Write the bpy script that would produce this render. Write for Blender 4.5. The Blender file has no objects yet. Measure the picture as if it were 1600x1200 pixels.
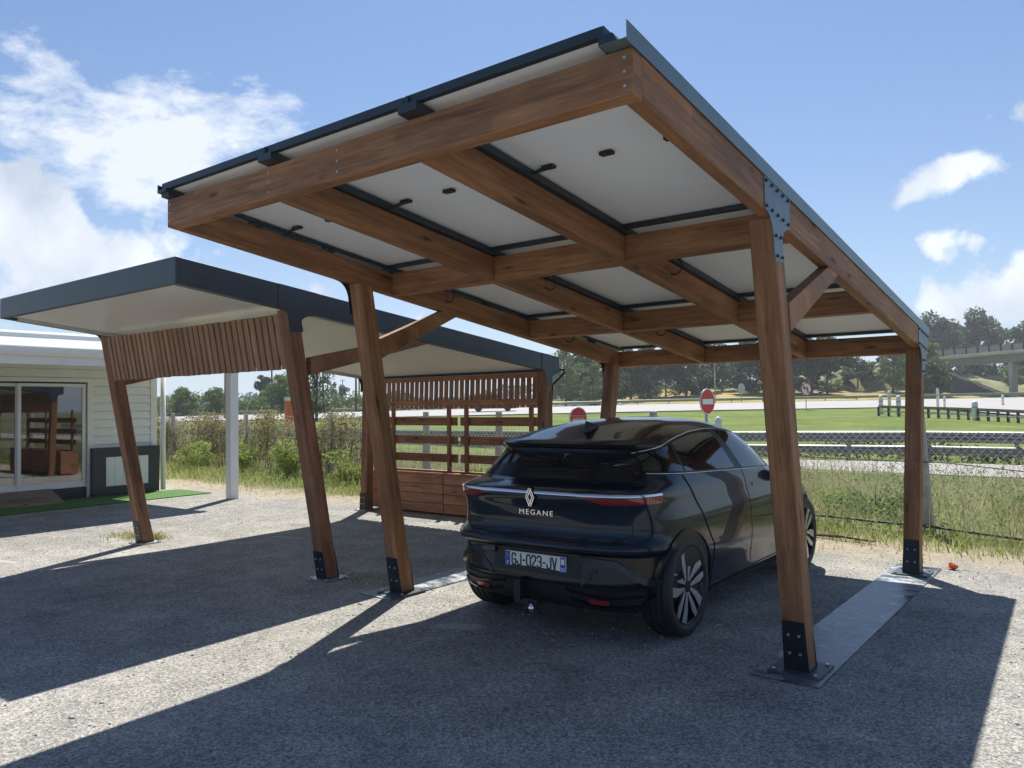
import bpy, bmesh, math, random
import numpy as np
from mathutils import Vector, Matrix
random.seed(7); rng = np.random.default_rng(7)
SC = bpy.context.scene; COL = SC.collection
rad = math.radians

# ------------------------------------------------------------------ camera
F_PX, PITCH, YAW, ROLL, CAM_H = 1217.0, 0.0278, 0.6604, -0.0127, 1.6141
cyw, syw, cpt, spt = math.cos(YAW), math.sin(YAW), math.cos(PITCH), math.sin(PITCH)
FW = Vector((-syw*cpt, cyw*cpt, spt)); RT0 = Vector((cyw, syw, 0)); UP0 = RT0.cross(FW)
RT = RT0*math.cos(ROLL) + UP0*math.sin(ROLL); UPV = -RT0*math.sin(ROLL) + UP0*math.cos(ROLL)
cd = bpy.data.cameras.new('camera'); cam = bpy.data.objects.new('camera', cd); COL.objects.link(cam)
cd.sensor_width = 36; cd.lens = F_PX/1600*36; cd.clip_start = 0.05; cd.clip_end = 6000
m = Matrix((RT, UPV, -FW)).transposed().to_4x4(); m.translation = Vector((0, 0, CAM_H)); cam.matrix_world = m
SC.camera = cam
def ray(u, v): return (FW + RT*((u-800)/F_PX) - UPV*((v-600)/F_PX))

# ------------------------------------------------------------------ light
SUN = Vector((-0.335, 0.53, 1.0)).normalized()
sl = bpy.data.lights.new('sun', 'SUN'); sl.energy = 4.4; sl.angle = rad(0.55); sl.color = (1.0, 0.95, 0.86)
so = bpy.data.objects.new('sun', sl); COL.objects.link(so); so.rotation_euler = SUN.to_track_quat('Z', 'Y').to_euler()
SKY_STRENGTH = 0.09
SC.view_settings.view_transform = 'Standard'; SC.view_settings.look = 'None'
SC.view_settings.gamma = 1; SC.view_settings.use_curve_mapping = False; SC.view_settings.exposure = 0.80

w = bpy.data.worlds.new('World'); SC.world = w; w.use_nodes = True
nt = w.node_tree; N = nt.nodes; L = nt.links; N.clear()
def nd(t, **k):
    n = N.new(t)
    for a, b in k.items(): setattr(n, a, b)
    return n
def mth(op, a, b=None, c=None, clamp=False):
    n = nd('ShaderNodeMath', operation=op); n.use_clamp = clamp
    for i, x in enumerate((a, b, c)):
        if x is None: continue
        if isinstance(x, (int, float)): n.inputs[i].default_value = x
        else: L.new(x, n.inputs[i])
    return n.outputs[0]
sky = nd('ShaderNodeTexSky', sky_type='NISHITA'); sky.sun_disc = False
sky.sun_elevation = math.asin(SUN.z); sky.sun_rotation = math.atan2(SUN.x, SUN.y)
sky.air_density = 1.0; sky.dust_density = 0.5; sky.ozone_density = 3.0; sky.altitude = 50
tc = nd('ShaderNodeTexCoord')
nrm = nd('ShaderNodeVectorMath', operation='NORMALIZE'); L.new(tc.outputs['Generated'], nrm.inputs[0])
sx = nd('ShaderNodeSeparateXYZ'); L.new(nrm.outputs[0], sx.inputs[0])
zz = mth('MAXIMUM', sx.outputs[2], 0.0); zp = mth('ADD', zz, 0.10)
cx = nd('ShaderNodeCombineXYZ'); L.new(mth('DIVIDE', sx.outputs[0], zp), cx.inputs[0]); L.new(mth('DIVIDE', sx.outputs[1], zp), cx.inputs[1])
L.new(mth('MULTIPLY', zz, 2.5), cx.inputs[2])
def noise(vec, scale, detail, rough, dist=0.0):
    n = nd('ShaderNodeTexNoise'); n.inputs['Scale'].default_value = scale; n.inputs['Detail'].default_value = detail
    n.inputs['Roughness'].default_value = rough; n.inputs['Distortion'].default_value = dist
    L.new(vec, n.inputs['Vector']); return n.outputs['Fac']
def blob(u, v, ru):                       # a soft region of sky, given by its direction
    d = ray(u, v).normalized(); s = ru/F_PX
    n = nd('ShaderNodeVectorMath', operation='DOT_PRODUCT'); L.new(nrm.outputs[0], n.inputs[0]); n.inputs[1].default_value = d
    return mth('EXPONENT', mth('MULTIPLY', mth('SUBTRACT', n.outputs['Value'], 1.0), 2.0/(s*s)))
def addall(xs):
    o = xs[0]
    for x in xs[1:]: o = mth('ADD', o, x)
    return o
def mul(a, b): return mth('MULTIPLY', a, b)
n_big = noise(nrm.outputs[0], 5.0, 3, 0.5)
n_cum = noise(nrm.outputs[0], 17.0, 12, 0.56, 0.1)
n_wis_map = nd('ShaderNodeMapping'); n_wis_map.inputs['Rotation'].default_value = (0.2, 0.5, 0.35); n_wis_map.inputs['Scale'].default_value = (1.0, 2.2, 4.2)
L.new(nrm.outputs[0], n_wis_map.inputs[0]); n_wis = noise(n_wis_map.outputs[0], 6.5, 11, 0.66, 0.15)
# cumulus: lower-left bank, row of puffs on the right, and scattered ones round the horizon
cum_r = addall([mul(blob(20, 300, 70), .46), mul(blob(0, 400, 120), .44), mul(blob(215, 310, 50), .44), mul(blob(230, 385, 70), .46), mul(blob(90, 390, 70), .42), mul(blob(320, 360, 50), .26), mul(blob(420, 460, 110), .34), mul(blob(600, 480, 110), .34), mul(blob(770, 540, 90), .34),
    mul(blob(1372, 318, 34), .54), mul(blob(1420, 296, 30), .52), mul(blob(1475, 275, 30), .54), mul(blob(1530, 262, 32), .54), mul(blob(1590, 262, 32), .54), mul(blob(1590, 180, 34), .58), mul(blob(1500, 160, 24), .50), mul(blob(1545, 175, 20), .3),
    mul(blob(1440, 375, 30), .54), mul(blob(1492, 372, 36), .56), mul(blob(1540, 380, 24), .44), mul(blob(1600, 410, 34), .46), mul(blob(1500, 478, 60), .40), mul(blob(1590, 485, 50), .38), mul(blob(1560, 320, 34), -.3), mul(blob(1450, 330, 30), -.25), mul(blob(1440, 470, 50), .34), mul(blob(1345, 395, 26), .44), mul(blob(1088, 14, 14), .46)])
low = mth('EXPONENT', mul(zz, -7.0))
cum_t = addall([cum_r, mul(low, 0.16), mul(mth('SUBTRACT', n_big, 0.44), 1.0), mul(addall([blob(900, 100, 420), blob(1300, 130, 260), blob(300, 30, 260), blob(640, 40, 300), blob(185, 280, 40), blob(180, 345, 40)]), -.30)])
cum = mth('ADD', mth('MULTIPLY', mth('SUBTRACT', n_cum, 0.5), 1.75), mth('SUBTRACT', cum_t, 0.44))
cum = mth('MULTIPLY', cum, 4.2, clamp=True)
wis_r = addall([mul(blob(60, 190, 150), .40), mul(blob(250, 210, 120), .38), mul(blob(350, 240, 100), .28), mul(blob(160, 260, 90), .16), mul(blob(430, 165, 60), .36), mul(blob(470, 180, 40), .14), mul(blob(1240, 240, 120), .06)])
wis = mth('ADD', mth('MULTIPLY', mth('SUBTRACT', n_wis, 0.5), 1.25), mth('SUBTRACT', wis_r, 0.40))
wis = mth('MULTIPLY', wis, 3.4, clamp=True)
# colours: cloud tops bright, thick parts greyer
sunv = nd('ShaderNodeVectorMath', operation='DOT_PRODUCT'); L.new(nrm.outputs[0], sunv.inputs[0]); sunv.inputs[1].default_value = SUN
glow = mth('POWER', mth('MAXIMUM', sunv.outputs['Value'], 0.0), 7.0)
n_sh = noise(nrm.outputs[0], 9.0, 6, 0.55, 0.2)
shade = mth('MULTIPLY', mth('SUBTRACT', n_sh, 0.34), 3.6, clamp=True)
def rgbmix(f, a, b):
    n = nd('ShaderNodeMix', data_type='RGBA'); 
    if isinstance(f, float): n.inputs[0].default_value = f
    else: L.new(f, n.inputs[0])
    for i, x in ((6, a), (7, b)):
        if isinstance(x, tuple): n.inputs[i].default_value = (*x, 1)
        else: L.new(x, n.inputs[i])
    return n.outputs[2]
ccol = rgbmix(shade, (3.9, 4.4, 5.2), (6.6, 6.9, 7.3))
gain = nd('ShaderNodeMix', data_type='RGBA', blend_type='MULTIPLY'); gain.inputs[0].default_value = 1.0
L.new(sky.outputs[0], gain.inputs[6]); gain.inputs[7].default_value = (.49, .62, .75, 1)
base = rgbmix(mul(mth('EXPONENT', mul(zz, -5.5)), 0.70), gain.outputs[2], (4.6, 5.3, 6.0))
c1 = rgbmix(mul(wis, 0.85), base, (6.2, 6.5, 6.9)); c2 = rgbmix(mul(cum, 0.92), c1, ccol)
bg = nd('ShaderNodeBackground'); bg.inputs[1].default_value = SKY_STRENGTH; L.new(c2, bg.inputs[0])
wo = nd('ShaderNodeOutputWorld'); L.new(bg.outputs[0], wo.inputs[0])

# ------------------------------------------------------------------ materials
class MatB:
    def __init__(s, name):
        s.m = bpy.data.materials.new(name); s.m.use_nodes = True; s.nt = s.m.node_tree; s.N = s.nt.nodes; s.L = s.nt.links
        s.p = s.N['Principled BSDF']; s.out = s.N['Material Output']
    def n(s, t, **k):
        x = s.N.new(t)
        for a, b in k.items(): setattr(x, a, b)
        return x
    def lk(s, a, b): s.L.new(a, b)
    def noise(s, vec, scale, detail=4, rough=.55, dist=0):
        n = s.n('ShaderNodeTexNoise'); n.inputs['Scale'].default_value = scale; n.inputs['Detail'].default_value = detail
        n.inputs['Roughness'].default_value = rough; n.inputs['Distortion'].default_value = dist
        if vec is not None: s.lk(vec, n.inputs['Vector'])
        return n.outputs['Fac']
    def ramp(s, fac, stops):
        r = s.n('ShaderNodeValToRGB'); e = r.color_ramp.elements
        while len(e) < len(stops): e.new(0.5)
        for i, (p, c) in enumerate(stops): e[i].position = p; e[i].color = (*c, 1) if len(c) == 3 else c
        s.lk(fac, r.inputs[0]); return r.outputs[0]
    def mix(s, f, a, b, bt='MIX'):
        n = s.n('ShaderNodeMix', data_type='RGBA', blend_type=bt)
        if isinstance(f, (int, float)): n.inputs[0].default_value = f
        else: s.lk(f, n.inputs[0])
        for i, x in ((6, a), (7, b)):
            if isinstance(x, tuple): n.inputs[i].default_value = (*x, 1)
            else: s.lk(x, n.inputs[i])
        return n.outputs[2]
    def math(s, op, a, b=None, clamp=False):
        n = s.n('ShaderNodeMath', operation=op); n.use_clamp = clamp
        for i, x in enumerate((a, b)):
            if x is None: continue
            if isinstance(x, (int, float)): n.inputs[i].default_value = x
            else: s.lk(x, n.inputs[i])
        return n.outputs[0]
    def bump(s, h, strength, dist=0.01):
        b = s.n('ShaderNodeBump'); b.inputs['Strength'].default_value = strength; b.inputs['Distance'].default_value = dist
        s.lk(h, b.inputs['Height']); s.lk(b.outputs[0], s.p.inputs['Normal']); return b
    def set(s, **k):
        for a, b in k.items():
            i = s.p.inputs[a.replace('_', ' ')]
            if isinstance(b, (int, float)): i.default_value = b
            elif isinstance(b, tuple): i.default_value = (*b, 1) if len(b) == 3 else b
            else: s.lk(b, i)
        return s
def simple(name, col, rough=.6, metal=0., var=.18, vscale=6., bump=0., bscale=60., coat=0., spec=.5):
    b = MatB(name); tcx = b.n('ShaderNodeTexCoord'); oi = b.n('ShaderNodeObjectInfo')
    vec = tcx.outputs['Object']
    f = b.noise(vec, vscale, 5)
    lo = tuple(c*(1-var) for c in col); hi = tuple(min(1, c*(1+var)) for c in col)
    b.set(Base_Color=b.ramp(f, [(.3, lo), (.7, hi)]), Roughness=rough, Metallic=metal, Coat_Weight=coat, Specular_IOR_Level=spec)
    if bump: b.bump(b.noise(vec, bscale, 3), bump, .003)
    return b.m
def wood(name, c_lo, c_mid, c_hi, rough=.62, knots=True):
    b = MatB(name); tcx = b.n('ShaderNodeUVMap'); oi = b.n('ShaderNodeObjectInfo')
    mp = b.n('ShaderNodeMapping'); b.lk(tcx.outputs[0], mp.inputs[0])
    cm = b.n('ShaderNodeCombineXYZ'); b.lk(b.math('MULTIPLY', oi.outputs['Random'], 37.0), cm.inputs[0]); b.lk(b.math('MULTIPLY', oi.outputs['Random'], 11.0), cm.inputs[1])
    b.lk(cm.outputs[0], mp.inputs['Location'])
    def sc(x, y):
        q = b.n('ShaderNodeMapping'); q.inputs['Scale'].default_value = (x, y, 1); b.lk(mp.outputs[0], q.inputs[0]); return q.outputs[0]
    grain = b.noise(sc(2.2, 40), 1.0, 6, .6, .8)
    fine = b.noise(sc(5, 180), 1.0, 3, .6)
    patch = b.noise(sc(1.3, 9), 1.0, 4, .55, .3)
    f = b.math('ADD', b.math('MULTIPLY', grain, .5), b.math('ADD', b.math('MULTIPLY', patch, .34), b.math('MULTIPLY', fine, .18)))
    col = b.ramp(f, [(.35, c_lo), (.50, c_mid), (.66, c_hi)])
    # finger-jointed lamella blocks of slightly different tone
    br = b.n('ShaderNodeTexBrick'); br.offset = .5; b.lk(mp.outputs[0], br.inputs[0])
    br.inputs['Scale'].default_value = 1.0; br.inputs['Brick Width'].default_value = 1.25; br.inputs['Row Height'].default_value = .075
    br.inputs['Mortar Size'].default_value = .0; br.inputs['Color1'].default_value = (.80, .80, .80, 1); br.inputs['Color2'].default_value = (1.14, 1.1, 1.06, 1)
    col = b.mix(.85, col, br.outputs[0], 'MULTIPLY')
    if knots:
        v = b.n('ShaderNodeTexVoronoi'); v.inputs['Scale'].default_value = 1.0; b.lk(sc(2.3, 8.5), v.inputs['Vector']); v.inputs['Randomness'].default_value = 1
        k = b.ramp(v.outputs['Distance'], [(.05, (.16, .14, .12)), (.10, (.50, .44, .38)), (.19, (1, 1, 1))])
        col = b.mix(1.0, col, k, 'MULTIPLY')
        gr = b.n('ShaderNodeTexCoord'); st = b.noise(gr.outputs['Object'], 1.7, 5, .6)
        col = b.mix(b.math('MULTIPLY', b.math('SUBTRACT', st, .5), 1.6, True), col, (.05, .032, .025))
    b.set(Base_Color=col, Roughness=b.math('ADD', b.math('MULTIPLY', grain, .2), rough-.1), Specular_IOR_Level=.35)
    b.bump(b.math('ADD', grain, fine), .25, .002)
    return b.m
WOOD = wood('stained_timber', (.12, .052, .024), (.265, .127, .060), (.41, .225, .115))
WOOD_OLD = wood('weathered_timber', (.12, .052, .028), (.24, .115, .064), (.37, .205, .125))
WOOD_SLAT = wood('slat_timber', (.19, .10, .065), (.31, .18, .12), (.43, .27, .19), knots=False)
WOOD_PLANT = wood('planter_timber', (.24, .10, .05), (.40, .185, .10), (.54, .29, .17))
WOOD_DECK = wood('grey_decking', (.15, .11, .085), (.24, .18, .14), (.33, .25, .2))
ANTH = simple('anthracite_steel', (.045, .062, .078), .42, 0., .12, 5, .05, 90)
BLACKST = simple('black_bracket_steel', (.012, .017, .024), .45, 0., .3, 9, .1, 120)
BLUEST = simple('blue_grey_plate_steel', (.12, .17, .21), .40, .3, .12, 5, .06, 70)
FLASH = simple('roof_flashing', (.14, .19, .21), .38, .4, .1, 3)
RAIL = simple('dark_aluminium_rail', (.03, .045, .06), .35, .4, .15, 6)
ALU = simple('bare_aluminium', (.62, .64, .66), .3, .9, .08, 8)
BOLT = simple('zinc_bolt', (.6, .6, .6), .3, .9, .1, 30)
BOLTK = simple('bolt_black', (.015, .017, .02), .4, .2, .1, 30)
PANELB = simple('panel_backsheet', (.85, .89, .93), .33, 0., .03, 2)
PANELF = simple('panel_cells', (.01, .015, .04), .12, 0., .2, 8)
CEIL = simple('sandwich_panel_ceiling', (.84, .83, .77), .22, 0., .04, 1.2)
RUBBER = simple('black_plastic', (.012, .012, .013), .5, 0., .2, 30)
GALV = simple('galvanised_steel', (.46, .47, .47), .42, .75, .15, 14, .05, 60)
GALVD = simple('weathered_rail_steel', (.22, .23, .235), .5, .6, .2, 5)
CONC = simple('fence_post_concrete', (.44, .42, .38), .9, 0., .2, 12, .3, 60)
CONCB = simple('bridge_concrete', (.52, .47, .41), .85, 0., .15, .6, .2, 8)
WHITE = simple('white_paint', (.78, .78, .76), .45, 0., .05, 4)
WHITEP = simple('white_pvc', (.80, .80, .78), .3, 0., .03, 4)
CREAM = simple('cream_cladding', (.82, .81, .76), .55, 0., .05, 3, .05, 40)
DGREY = simple('dark_grey_panel', (.028, .033, .042), .35, 0., .1, 4)
ORANGE = simple('orange_plastic', (.75, .13, .03), .45, 0., .1, 4)
TWIG = simple('bark', (.11, .085, .06), .9, 0., .3, 8, .5, 20)
WIRE = simple('galvanised_wire', (.86, .85, .78), .5, 0, .1, 9)  # pale non-metal base colour stands in for glints on the fence wires

# ------------------------------------------------------------------ mesh builder
class MB:
    def __init__(s): s.v = []; s.f = []; s.mi = []; s.uv = []; s.sm = []
    def face(s, idx, mi=0, uv=None, sm=False):
        s.f.append(tuple(idx)); s.mi.append(mi); s.sm.append(sm)
        s.uv.append(uv if uv else [(s.v[i][0]*.7+s.v[i][2]*.3, s.v[i][1]*.7+s.v[i][2]*.5) for i in idx])
    def hexa(s, P, mi=0, ln=None):
        # P: 4 corners at end 0 then 4 at end 1 (same order round)
        b = len(s.v); P = [Vector(p) for p in P]; s.v += [tuple(p) for p in P]
        c0 = sum(P[:4], Vector())/4; c1 = sum(P[4:], Vector())/4; Ln = ln or (c1-c0).length
        g = [0]; 
        for i in range(4): g.append(g[-1] + (P[(i+1) % 4]-P[i]).length)
        vol = (P[1]-P[0]).cross(P[2]-P[0]).dot(c1-c0)
        flip = vol > 0
        def add(ix, uv):
            if flip: ix = ix[::-1]; uv = uv[::-1]
            s.face([b+i for i in ix], mi, uv)
        add([3, 2, 1, 0][::-1], [(g[3], 5.2), (g[2], 5.2), (g[1], 5.2), (0, 5.2)][::-1])
        add([4, 5, 6, 7][::-1], [(0, 6.1), (g[1], 6.1), (g[2], 6.2), (g[3], 6.2)][::-1])
        for i in range(4):
            j = (i+1) % 4
            add([i, j, 4+j, 4+i][::-1], [(0, g[i]), (0, g[i+1]), (Ln, g[i+1]), (Ln, g[i])][::-1])
        return s
    def beam(s, p0, p1, w, h, mi=0, side=None, upv=None):
        p0 = Vector(p0); p1 = Vector(p1); d = (p1-p0).normalized()
        if side is None: side = Vector((d.y, -d.x, 0)).normalized() if abs(d.z) < .999 else Vector((1, 0, 0))
        side = Vector(side).normalized(); u = Vector(upv) if upv is not None else side.cross(d).normalized()
        a = side*(w/2); c = u*(h/2)
        return s.hexa([p0-a-c, p0+a-c, p0+a+c, p0-a+c, p1-a-c, p1+a-c, p1+a+c, p1-a+c], mi)
    def box(s, c, sz, mi=0, R=None):
        c = Vector(c); x, y, z = (Vector((1, 0, 0)), Vector((0, 1, 0)), Vector((0, 0, 1))) if R is None else (R.col[0], R.col[1], R.col[2])
        k = max(range(3), key=lambda i: sz[i]); ax = [x, y, z]
        A = ax[k]*sz[k]/2; B = ax[(k+1) % 3]*sz[(k+1) % 3]/2; D = ax[(k+2) % 3]*sz[(k+2) % 3]/2
        return s.hexa([c-A-B-D, c-A+B-D, c-A+B+D, c-A-B+D, c+A-B-D, c+A+B-D, c+A+B+D, c+A-B+D], mi)
    def lo_hi(s, lo, hi, mi=0):
        return s.box([(a+b)/2 for a, b in zip(lo, hi)], [b-a for a, b in zip(lo, hi)], mi)
    def tube(s, pts, r, n=8, mi=0, caps=True, sm=True):
        pts = [Vector(p) for p in pts]; rs = r if isinstance(r, (list, tuple)) else [r]*len(pts); b0 = len(s.v); prev = None
        for i, p in enumerate(pts):
            d = (pts[min(i+1, len(pts)-1)] - pts[max(i-1, 0)]).normalized()
            if prev is None: a = d.orthogonal().normalized()
            else: a = (prev - d*prev.dot(d)).normalized()
            prev = a; c = d.cross(a)
            for k in range(n):
                t = 2*math.pi*k/n; s.v.append(tuple(p + (a*math.cos(t)+c*math.sin(t))*rs[i]))
        for i in range(len(pts)-1):
            for k in range(n):
                j = (k+1) % n; s.face([b0+i*n+k, b0+i*n+j, b0+(i+1)*n+j, b0+(i+1)*n+k], mi, sm=sm)
        if caps:
            s.face([b0+k for k in range(n)][::-1], mi); s.face([b0+(len(pts)-1)*n+k for k in range(n)], mi)
        return s
    def cyl(s, p0, p1, r, n=12, mi=0, sm=True): return s.tube([p0, p1], r, n, mi, True, sm)
    def prism(s, poly, depth, mi=0):
        # poly: list of 3-D points in one plane, depth: extrusion vector
        b = len(s.v); n = len(poly); P = [Vector(p) for p in poly]; D = Vector(depth)
        nrm_ = Vector()
        for i in range(n): nrm_ += P[i].cross(P[(i+1) % n])
        if nrm_.dot(D) > 0: P = P[::-1]
        s.v += [tuple(p) for p in P] + [tuple(p+D) for p in P]
        s.face([b+i for i in range(n)], mi); s.face([b+n+i for i in range(n)][::-1], mi)
        for i in range(n):
            j = (i+1) % n; s.face([b+j, b+i, b+n+i, b+n+j], mi)
        return s
    def grid(s, G, mi=0, sm=True, flip=False):
        b = len(s.v); r = len(G); c = len(G[0])
        for row in G: s.v += [tuple(p) for p in row]
        for i in range(r-1):
            for j in range(c-1):
                q = [b+i*c+j, b+i*c+j+1, b+(i+1)*c+j+1, b+(i+1)*c+j]
                s.face(q[::-1] if flip else q, mi, sm=sm)
        return s
    def build(s, name, mats, parent=None, bevel=0., mesh_only=False):
        me = bpy.data.meshes.new(name); me.from_pydata(s.v, [], s.f)
        if not isinstance(mats, (list, tuple)): mats = [mats]
        for mm in mats: me.materials.append(mm)
        me.polygons.foreach_set('material_index', s.mi); me.polygons.foreach_set('use_smooth', s.sm)
        ul = me.uv_layers.new(name='UVMap'); flat = [c for f in s.uv for q in f for c in q]; ul.data.foreach_set('uv', flat)
        me.update()
        if bevel:
            bm = bmesh.new(); bm.from_mesh(me)
            es = [e for e in bm.edges if len(e.link_faces) == 2 and e.calc_face_angle() > .6]
            bmesh.ops.bevel(bm, geom=es, offset=bevel, segments=1, affect='EDGES', clamp_overlap=True)
            bm.to_mesh(me); bm.free(); me.update()
        if mesh_only: return me
        return link(name, me, parent)
def link(name, me, parent=None):
    o = bpy.data.objects.new(name, me); COL.objects.link(o)
    if parent is not None:
        o.parent = parent; o.location = -wloc(parent) if not parent.get('local') else (0, 0, 0)
        if parent.get('local'): o['local'] = 1
    return o
def wloc(o):
    v = Vector((0, 0, 0))
    while o is not None: v += o.location; o = o.parent
    return v
def tag(o, label=None, cat=None, group=None, kind=None):
    if label: o['label'] = label
    if cat: o['category'] = cat
    if group: o['group'] = group
    if kind: o['kind'] = kind
    return o
def thing(name, loc, label, cat, group=None, local=False):
    o = bpy.data.objects.new(name, None); COL.objects.link(o); o.location = loc; o.empty_display_size = .2
    if local: o['local'] = 1
    return tag(o, label, cat, group)
def copy_tree(o, parent=None):
    c = o.copy(); COL.objects.link(c); c.parent = parent
    for ch in o.children: copy_tree(ch, c)
    return c
def np_mesh(name, V, F, mats, mi=None, smooth=False):
    V = np.asarray(V, np.float32); F = np.asarray(F, np.int32); me = bpy.data.meshes.new(name)
    me.vertices.add(len(V)); me.vertices.foreach_set('co', V.ravel())
    k = F.shape[1]; me.loops.add(F.size); me.polygons.add(len(F)); me.loops.foreach_set('vertex_index', F.ravel())
    me.polygons.foreach_set('loop_start', np.arange(0, F.size, k, dtype=np.int32)); me.polygons.foreach_set('loop_total', np.full(len(F), k, np.int32))
    for mm in (mats if isinstance(mats, (list, tuple)) else [mats]): me.materials.append(mm)
    if mi is not None: me.polygons.foreach_set('material_index', np.asarray(mi, np.int32))
    if smooth: me.polygons.foreach_set('use_smooth', np.ones(len(F), bool))
    me.update(calc_edges=True); return me

# ------------------------------------------------------------------ terrain
def sst(a, b, x): t = np.clip((x-a)/(b-a), 0, 1); return t*t*(3-2*t)
def H(x, y):
    D = -.6134*x + .7898*y; S = .7898*x + .6134*y
    z = np.clip(D-26, 0, 58)*.0268
    z = z + (.016*np.clip(S-16, -110, 0)+.007*np.clip(S-16, 0, 60))*np.clip((D-26)/72, 0, 1)*(D > 26)
    z = z - .5*sst(100.5, 102.5, D)*(1-sst(111, 113, D))*(1-sst(10, 25, S))
    return z
def spot(u, D):                      # ground position seen at picture column u, at depth D
    S = D*(u-800)/F_PX; x = -.6134*D + .7898*S; y = .7898*D + .6134*S
    return x, y, float(H(x, y))

# leaf cards for bushy weeds
def cards(C_, size, flat=.0):
    n = len(C_); u = rng.normal(size=(n, 3)); u /= np.linalg.norm(u, axis=1)[:, None]
    v = rng.normal(size=(n, 3)); v[:, 2] *= (1-flat); v -= u*np.sum(u*v, 1)[:, None]; v /= np.linalg.norm(v, axis=1)[:, None]
    s = (size*rng.uniform(.6, 1.4, n))[:, None]
    V = np.stack([C_-u*s*.5, C_+v*s*.28, C_+u*s*.5, C_-v*s*.28], 1).reshape(-1, 3)
    b0 = np.arange(n)*4; return V, np.stack([b0, b0+1, b0+2, b0+3], -1)
# ================================================================== GROUND
def ground_mat():
    b = MatB('gravel_and_verge'); t = b.n('ShaderNodeTexCoord'); v = t.outputs['Object']
    sp = b.n('ShaderNodeSeparateXYZ'); b.lk(v, sp.inputs[0])
    big = b.noise(v, .35, 5, .6); mid = b.noise(v, 2.2, 6, .65, .4); fin = b.noise(v, 45, 3, .7)
    vo = b.n('ShaderNodeTexVoronoi'); vo.inputs['Scale'].default_value = 85; b.lk(v, vo.inputs['Vector'])
    vo2 = b.n('ShaderNodeTexVoronoi'); vo2.inputs['Scale'].default_value = 210; b.lk(v, vo2.inputs['Vector'])
    g = b.ramp(b.math('ADD', b.math('MULTIPLY', mid, .55), b.math('MULTIPLY', big, .45)), [(.33, (.205, .202, .19)), (.5, (.31, .304, .283)), (.68, (.44, .428, .392))])
    st = b.ramp(vo.outputs['Color'], [(.12, (.45, .45, .46)), (.5, (.95, .95, .95)), (.9, (1.55, 1.53, 1.5))])
    st2 = b.ramp(vo2.outputs['Color'], [(.2, (.66, .66, .67)), (.8, (1.3, 1.29, 1.27))])
    g = b.mix(.85, g, st, 'MULTIPLY'); g = b.mix(.75, g, st2, 'MULTIPLY')
    g = b.mix(.5, g, b.ramp(fin, [(.3, (.7, .7, .7)), (.7, (1.25, 1.25, 1.25))]), 'MULTIPLY')
    # scattered pale stones and dark bits
    v3 = b.n('ShaderNodeTexVoronoi'); v3.inputs['Scale'].default_value = 9; b.lk(v, v3.inputs['Vector'])
    g = b.mix(b.ramp(v3.outputs['Distance'], [(.035, (1, 1, 1)), (.06, (0, 0, 0))]), g, (.55, .53, .48))
    # pale compacted dust patches
    dm = b.n('ShaderNodeMapping'); dm.inputs['Scale'].default_value = (1.0, 2.6, 1); dm.inputs['Rotation'].default_value = (0, 0, .5); b.lk(v, dm.inputs[0])
    dust = b.math('MULTIPLY', b.math('SUBTRACT', b.noise(dm.outputs[0], .55, 6, .62, .5), .56), 5.0, True)
    g = b.mix(b.math('MULTIPLY', dust, .35), g, (.40, .37, .32))
    for (px_, py_, rx_, ry_, rot_) in ((-3.86, 4.30, .34, .13, .5), (-8.3, 6.0, .5, .10, .3), (-4.7, 6.0, .2, .1, .1), (-9.6, 3.3, .45, .08, .2), (-2.2, 2.6, .4, .12, .9)):
        q = b.n('ShaderNodeMapping'); q.vector_type = 'TEXTURE'; q.inputs['Location'].default_value = (px_, py_, 0); q.inputs['Rotation'].default_value = (0, 0, rot_); q.inputs['Scale'].default_value = (rx_, ry_, 1); b.lk(v, q.inputs[0])
        ln = b.n('ShaderNodeVectorMath', operation='LENGTH'); b.lk(q.outputs[0], ln.inputs[0])
        ms = b.math('MULTIPLY', b.math('SUBTRACT', b.math('SUBTRACT', 1.15, ln.outputs['Value']), b.math('MULTIPLY', b.noise(v, 9, 5, .7), .9)), 4.0, True)
        g = b.mix(b.math('MULTIPLY', ms, .55), g, (.52, .50, .46))
    # yellowish dust towards the verge, then soil
    yb = b.math('ADD', sp.outputs[1], b.math('MULTIPLY', b.math('SUBTRACT', mid, .5), 2.4))
    yb = b.math('ADD', yb, b.math('MULTIPLY', b.math('SUBTRACT', big, .5), 1.6))
    yb = b.math('ADD', yb, b.math('MULTIPLY', b.math('MINIMUM', b.math('ADD', sp.outputs[0], 9.0), 0.0), -.02))
    soil = b.ramp(b.noise(v, 7, 6, .65), [(.3, (.24, .18, .11)), (.5, (.36, .29, .18)), (.7, (.48, .40, .26))])
    soil = b.mix(.6, soil, st2, 'MULTIPLY')
    f1 = b.math('MULTIPLY', b.math('SUBTRACT', yb, 8.2), 1.1, True)
    g = b.mix(b.math('MULTIPLY', f1, .65), g, soil)
    green = b.ramp(b.noise(v, 5, 6, .7), [(.3, (.055, .075, .02)), (.5, (.10, .12, .035)), (.72, (.20, .18, .07))])
    f2 = b.math('MULTIPLY', b.math('SUBTRACT', yb, 9.3), 1.3, True)
    g = b.mix(b.math('MULTIPLY', f2, .8), g, green)
    b.set(Base_Color=g, Roughness=.95, Specular_IOR_Level=.2)
    h = b.math('ADD', b.math('MULTIPLY', vo.outputs['Distance'], .8), b.math('ADD', b.math('MULTIPLY', fin, .5), b.math('MULTIPLY', vo2.outputs['Distance'], .4)))
    b.bump(h, .75, .006)
    return b.m
GRAVEL = ground_mat()
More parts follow.
